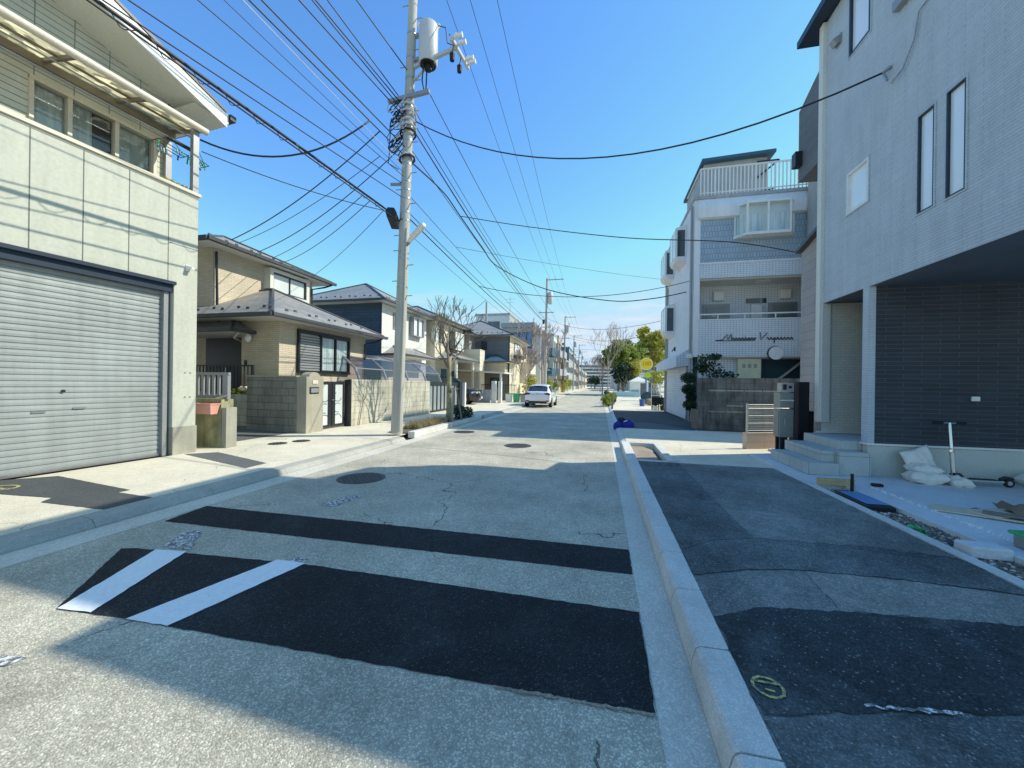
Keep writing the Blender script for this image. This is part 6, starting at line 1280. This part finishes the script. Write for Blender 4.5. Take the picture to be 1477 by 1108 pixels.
# ------------------------------------------------------------------ street greenery, left
bare_tree('bare_tree', 'pinkish leafless tree on the left pavement beside the second pole', -6.3, 41.5, .1, 7.0, .11, 5, 6, 'bark_pale', rmin=.022)
bare_tree('bare_tree', 'leafless tree in front of the grey house carport', -6.5, 33.5, .1, 4.0, .07, 8, 6, 'bark_pale', rmin=.022)
for i, (x_, y_, s_, m_, lab) in enumerate(((-6.7, 35.5, 1.1, 'leaf_y', 'tall yellow-green shrub by the cream street face of the grey house'), (-6.6, 47.5, 1.0, 'leaf_y', 'yellow-green shrub beyond the pinkish leafless tree'), (-6.5, 53, .9, 'leaf', 'green shrub at the foot of the town houses'), (-6.2, 66, 1.2, 'leaf_y', 'yellow-green hedge clump by the third pole'), (-6.3, 74, 1.3, 'leaf', 'round green shrub past the third pole'))):
    shrub('street_shrub', lab, [((x_, y_, .9 * s_), (.6 * s_, .6 * s_, .7 * s_)), ((x_ + .2, y_ + .6, 1.6 * s_), (.5 * s_, .5 * s_, .5 * s_))], m_, 260, .2)
# ------------------------------------------------------------------ park and car park, far right
def tx(px, Y): return ay(px, 550, Y).x
leafy('green_tree', 'broad dark green evergreen tree at the left of the park clump', tx(893, 60), 60, .1, 9.0, 2.5, 3, 'leaf', 6500, .34)
leafy('green_tree', 'tallest yellow-topped green tree behind the yellow sign', tx(944, 66), 66, .1, 11.8, 3.3, 4, 'leaf_y', 7000, .38)
leafy('green_tree', 'green tree between the two large park trees', tx(915, 63), 63, .1, 8.4, 2.4, 6, 'leaf', 5200, .34)
leafy('green_tree', 'small rounded yellow-green tree directly behind the yellow sign', tx(915, 58), 58, .1, 5.4, 1.6, 7, 'leaf_y', 2600, .22)
leafy('green_tree', 'low dark green tree behind the guard booth', tx(899, 57), 57, .1, 4.6, 1.7, 8, 'leaf_d', 2600, .24)
leafy('green_tree', 'green tree far back beside the apartment house edge', tx(962, 72), 72, .1, 9.5, 3.2, 9, 'leaf', 4200, .4)
leafy('green_tree', 'pale yellow shrub-like tree over the white fence', tx(950, 38), 38, .1, 3.3, .7, 12, 'leaf_lime', 900, .2, trunk=.06)
bare_tree('bare_tree', 'tall leafless tree at the street edge in front of the park', tx(877, 48), 48, .1, 7.4, .10, 14, 6, 'bark_pale', rmin=.012)
bare_tree('bare_tree', 'pinkish leafless tree farther along the park edge', tx(869, 62), 62, .1, 5.5, .10, 15, 6, 'bark_pale', rmin=.022)
bare_tree('bare_tree', 'second pinkish leafless tree along the park edge, nearer the street end', tx(866, 80), 80, .1, 6.0, .10, 16, 6, 'bark_pale', rmin=.022)
for px, Y, h_, s_ in ((858, 150, 5, 17), (853, 200, 6, 18)): leafy('green_tree', f'dark tree {"nearer" if Y < 180 else "farther"} of two at the far end of the street', tx(px, Y), Y, .1, h_, 2.6, s_, 'leaf_d', 900, .6)
bo = thing('guard_booth', 'small white booth with a pyramid roof in the car park', 'booth', (tx(922, 53), 53, .1)); bx_ = tx(922, 53)
b_ = MB().wall('-Y', 53, bx_ - 1.15, bx_ + 1.15, .1, 2.05, [(bx_ + .15, bx_ + .75, .35, 1.85)], .1); b_.wall('-X', bx_ - 1.15, 53, 55.2, .1, 2.05).wall('+X', bx_ + 1.15, 53, 55.2, .1, 2.05).wall('+Y', 55.2, bx_ - 1.15, bx_ + 1.15, .1, 2.05); b_.build('wall', M['white'], bo)
MB().poly([(bx_ - 1.3, 52.8, 2.05), (bx_ + 1.3, 52.8, 2.05), (bx_, 54.1, 2.75)]).poly([(bx_ + 1.3, 52.8, 2.05), (bx_ + 1.3, 55.4, 2.05), (bx_, 54.1, 2.75)]).poly([(bx_ + 1.3, 55.4, 2.05), (bx_ - 1.3, 55.4, 2.05), (bx_, 54.1, 2.75)]).poly([(bx_ - 1.3, 55.4, 2.05), (bx_ - 1.3, 52.8, 2.05), (bx_, 54.1, 2.75)]).build('roof', M['white'], bo)
MB().box(bx_ + .15, bx_ + .75, 53.08, 53.12, .35, 1.85).build('door', M['glass'], bo); MB().box(bx_ - 1.0, bx_ + .0, 52.95, 52.99, .25, .95).build('lower_panel', M['grey_alu'], bo)
SX = tx(932, 34)
sp = thing('parking_sign', 'round yellow car park sign lettered 100 on a blue pole, small lime plate below', 'sign', (SX, 34, .1))
MB().tube([(SX, 34.1, .1), (SX, 34.1, 3.3)], .07, 10).build('pole', M['blue_pole'], sp); MB().tube([(SX, 33.96, 3.35), (SX, 34.06, 3.35)], .52, 32).build('disc', M['yellow_sign'], sp, smooth='auto')
rr = ring(SX, 0, 0, .47, .50, 36)
MB().add([(v[0], 33.955, 3.35 + v[1]) for v in rr.v], rr.f).build('rim', M['white_sign'], sp, recalc=False)
MB().tube([(SX + .12, 33.97, 2.42), (SX + .12, 34.03, 2.42)], .26, 20).build('lime_plate', M['lime_sign'], sp); MB().box(SX - .55, SX - .1, 33.97, 34.03, 2.28, 2.56).build('white_plate', M['white_sign'], sp); MB().box(SX - .5, SX - .15, 33.955, 33.968, 2.40, 2.44).build('plate_print', M['blue_pl'], sp)
def text(s, x, y, z, size, mat, par, name='lettering'):
    cu = bpy.data.curves.new(name, 'FONT'); cu.body = s; cu.size = size; cu.align_x = 'CENTER'; cu.align_y = 'CENTER'; cu.extrude = .006; o = bpy.data.objects.new('t', cu); COL.objects.link(o)
    bpy.context.view_layer.update(); me = bpy.data.meshes.new_from_object(o.evaluated_get(bpy.context.evaluated_depsgraph_get())); bpy.data.objects.remove(o)
    mb = MB(); mb.add([(x + v.co.x, y - v.co.z, z + v.co.y) for v in me.vertices], [tuple(p.vertices) for p in me.polygons]); bpy.data.meshes.remove(me); return mb.build(name, mat, par, recalc=False)
text('100', SX, 33.95, 3.35, .48, surf('sign_orange', (.42, .27, .01), bmp=0), sp)
c = gp(930, 584, .1); tp_ = MB()
pillow(tp_, (c.x + .55, c.y + .9, .62), .75, .4, .52, 0, seed=9); solo('covered_motorbike', tp_, M['teal_tarp'], 'dark teal sheet over a parked motorbike past the apartment house', 'covered motorbike', smooth=True)
c = gp(926, 586, .1); t = thing('bucket', 'blue plastic drum at the front of the sheeted motorbike', 'bucket', tuple(c)); MB().tube([(c.x, c.y, .1), (c.x, c.y, .55)], [.16, .19], 14).build('drum', M['blue_pl'], t); MB().tube([(c.x, c.y, .55), (c.x, c.y, .58)], .2, 14).build('rim', M['blue_pl'], t)
c = gp(937, 585, .1); solo('sack', pillow(MB(), (c.x, c.y, .35), .35, .25, .25, .3, seed=12), M['cardboard'], 'brown bundle lying between the blue drum and the black plant rack', 'sack', smooth=True)
t = thing('plant_rack', 'black plant rack with potted plants at the far corner of the apartment house', 'plant rack', (3.2, 23.5, .1)); MB().box(2.86, 3.62, 23.45, 23.55, .45, .85).build('back_board', M['black_pl'], t); 
for x_ in (2.88, 3.24, 3.58): MB().box(x_ - .02, x_ + .02, 23.42, 23.6, .1, .9).build('post', M['black_pl'], t)
for x_, m_ in ((3.03, 'white'), (3.42, 'black_pl')): pt = MB().tube([(x_, 23.3, .1), (x_, 23.3, .36)], [.11, .15], 12).build('pot', M[m_], t); leafblob(MB(), (x_, 23.3, .48), (.18, .15, .14), 90, .09).build('foliage', M['leaf_d'], pt, recalc=False)
t = thing('wire_fence', 'white wire fence panel behind the black plant rack', 'fence', (3.3, 24.4, .1)); f = MB()
for i in range(12): f.box(2.95 + i * .09, 2.962 + i * .09, 24.4, 24.41, .9, 1.62)
for z_ in (.92, 1.25, 1.6): f.box(2.95, 4.0, 24.4, 24.42, z_, z_ + .03)
f.build('panel', M['white'], t); MB().box(2.93, 2.97, 24.38, 24.42, .1, 1.65).box(3.42, 3.46, 24.38, 24.42, .1, 1.65).build('post', M['white'], t)
# kerbside planting and bollard
c = gp(883, 590, .1); solo('bollard', MB().tube([(c.x, c.y, .1), (c.x, c.y, .92), (c.x, c.y, .95)], [.06, .06, .03], 10), M['wood_grey'], 'dark bollard beside the kerbside shrub on the right', 'bollard')
c = gp(875, 585, .1); shrub('kerb_shrub', 'bushy kerbside shrub beside the dark bollard on the right', [((c.x, c.y + .3, .55), (.42, .5, .35)), ((c.x + .35, c.y + .9, .75), (.4, .5, .3)), ((c.x + .1, c.y + .2, .25), (.4, .4, .2))], 'leaf', 380, .12)
for i, (y_, x_) in enumerate(((30, .55), (34, .55), (39, .5), (45, .5), (52, .5), (60, .45))):
    mb = MB(); leafblob(mb, (x_ + .25, y_, .45), (.3, 1.2, .35), 260, .16); solo('kerb_hedge', mb, M['leaf_d'], 'dark low hedge clump along the right kerb before the park', 'hedge', 'kerb hedge clumps', recalc=False)
solo('low_wall', MB().box(1.6, 4.6, 50.0, 50.2, .1, .75).box(2.2, 2.5, 49.98, 50.22, .75, .95), M['pale_blue_wall'], 'low pale blue painted wall left of the white booth', 'wall')
solo('tactile_strip', MB().box(2.4, 5.8, 46, 46.6, .1, .125), M['yellow_sign'], 'yellow strip on the pavement before the white booth', 'strip')
pk = MB().box(20, 60, 90, 110, 0, 9); solo('far_building', pk, M['grey_wall'], 'plain building far beyond the park on the right', 'building')
for k, (x0, x1, y0, y1, h_) in enumerate(((.9, 14, 105, 130, 6), (1.2, 14, 150, 200, 9))): block('far_house', f'{"nearer" if not k else "farther"} pale house beyond the park on the right', x0 + 3, x1, y0, y1, h_, 'white_wall', 'grey_wall', 2, (2, 3))
# dumped blue sheet with dark net on it
c = gp(900, 616, .1); t = thing('garbage_net', 'crumpled bright blue sheet with a dark net heaped on the right pavement', 'garbage net', tuple(c)); hp = MB()
for q, (a_, b_, r_) in enumerate(((-.14, 0, .2), (.08, -.02, .22), (.2, .03, .16), (-.02, .1, .22), (-.25, .05, .11))): hp.ball((c.x + a_, c.y + b_, .12), (r_, r_ * .8, r_ * 1.05), 14, 9, jit=.14)
hp.build('blue_sheet', M['blue_tarp'], t)
nt_ = MB()
for q in range(7): nt_.ball((c.x + rnd.uniform(-.17, .1), c.y + .08 + rnd.uniform(-.08, .1), .32 + rnd.uniform(-.03, .05)), (.10, .1, .07), 8, 5, jit=.3)
nt_.build('net', M['black_pl'], t); MB().bar((c.x - .02, c.y - .12, .29), (c.x + .1, c.y - .1, .33), .03).build('tag', M['white'], t)
# ------------------------------------------------------------------ camera, sun, sky
cam = bpy.data.cameras.new('camera'); co_ = bpy.data.objects.new('camera', cam); COL.objects.link(co_)
cam.sensor_fit = 'HORIZONTAL'; cam.sensor_width = 36; cam.lens = 36 * FPX / 1477; cam.clip_start = .05; cam.clip_end = 3000
mw = Matrix((cR, cU, -cF)).transposed().to_4x4(); mw.translation = Vector((0, 0, CAMZ)); co_.matrix_world = mw; sc.camera = co_
SUN_EL, SUN_AZ = rad(40.4), rad(67.0)
sd = bpy.data.lights.new('sun', 'SUN'); sd.energy = 5.0; sd.angle = rad(.5); sd.color = (1, .95, .80)
so_ = bpy.data.objects.new('sun', sd); COL.objects.link(so_); so_.location = (30, 15, 40)
S = Vector((math.cos(SUN_EL) * math.sin(SUN_AZ), math.cos(SUN_EL) * math.cos(SUN_AZ), math.sin(SUN_EL))); so_.rotation_euler = S.to_track_quat('Z', 'Y').to_euler()
BGS = .13; SKC = (.62, .80, .98)
wd = bpy.data.worlds.new('World'); sc.world = wd; wd.use_nodes = True; nt = wd.node_tree; bg = nt.nodes['Background']
sky = nt.nodes.new('ShaderNodeTexSky'); sky.sky_type = 'NISHITA'; sky.sun_disc = False; sky.sun_elevation = SUN_EL; sky.sun_rotation = SUN_AZ
sky.air_density = 1.0; sky.dust_density = 0.1; sky.ozone_density = 2.2; sky.altitude = 0
hs = nt.nodes.new('ShaderNodeHueSaturation'); hs.inputs['Saturation'].default_value = 1.15; hs.inputs['Value'].default_value = 1
nt.links.new(sky.outputs[0], hs.inputs['Color']); tn = nt.nodes.new('ShaderNodeMix'); tn.data_type = 'RGBA'; tn.blend_type = 'MULTIPLY'; tn.inputs[0].default_value = 1; tn.inputs[7].default_value = (1.75, 2.15, 2.4, 1)
nt.links.new(hs.outputs[0], tn.inputs[6]); cap = nt.nodes.new('ShaderNodeVectorMath'); cap.operation = 'MINIMUM'; cap.inputs[1].default_value = (SKC[0] / BGS, SKC[1] / BGS, SKC[2] / BGS)
nt.links.new(tn.outputs[2], cap.inputs[0])
# a few low wisps of cloud near the horizon
tc = nt.nodes.new('ShaderNodeTexCoord'); mpp = nt.nodes.new('ShaderNodeMapping'); mpp.inputs['Scale'].default_value = (3, 3, 16); nt.links.new(tc.outputs['Generated'], mpp.inputs['Vector'])
nz = noise(nt, mpp.outputs[0], 2.2, 6, .6); sx = nt.nodes.new('ShaderNodeSeparateXYZ'); nt.links.new(tc.outputs['Generated'], sx.inputs[0])
band = math_(nt, 'MULTIPLY', mapr(nt, sx.outputs[2], .05, .11, 0, 1), mapr(nt, sx.outputs[2], .14, .24, 1, 0))
cf = math_(nt, 'MULTIPLY', mapr(nt, nz, .52, .68, 0, .75), band)
nt.links.new(mix(nt, cf, cap.outputs[0], (.85 / BGS, .9 / BGS, .95 / BGS)), bg.inputs[0]); bg.inputs[1].default_value = BGS
sc.view_settings.view_transform = 'Standard'; sc.view_settings.look = 'None'; sc.view_settings.exposure = 0; sc.view_settings.gamma = 1
sc.cycles.max_bounces = 8; sc.cycles.transparent_max_bounces = 12; sc.cycles.caustics_reflective = False; sc.cycles.caustics_refractive = False
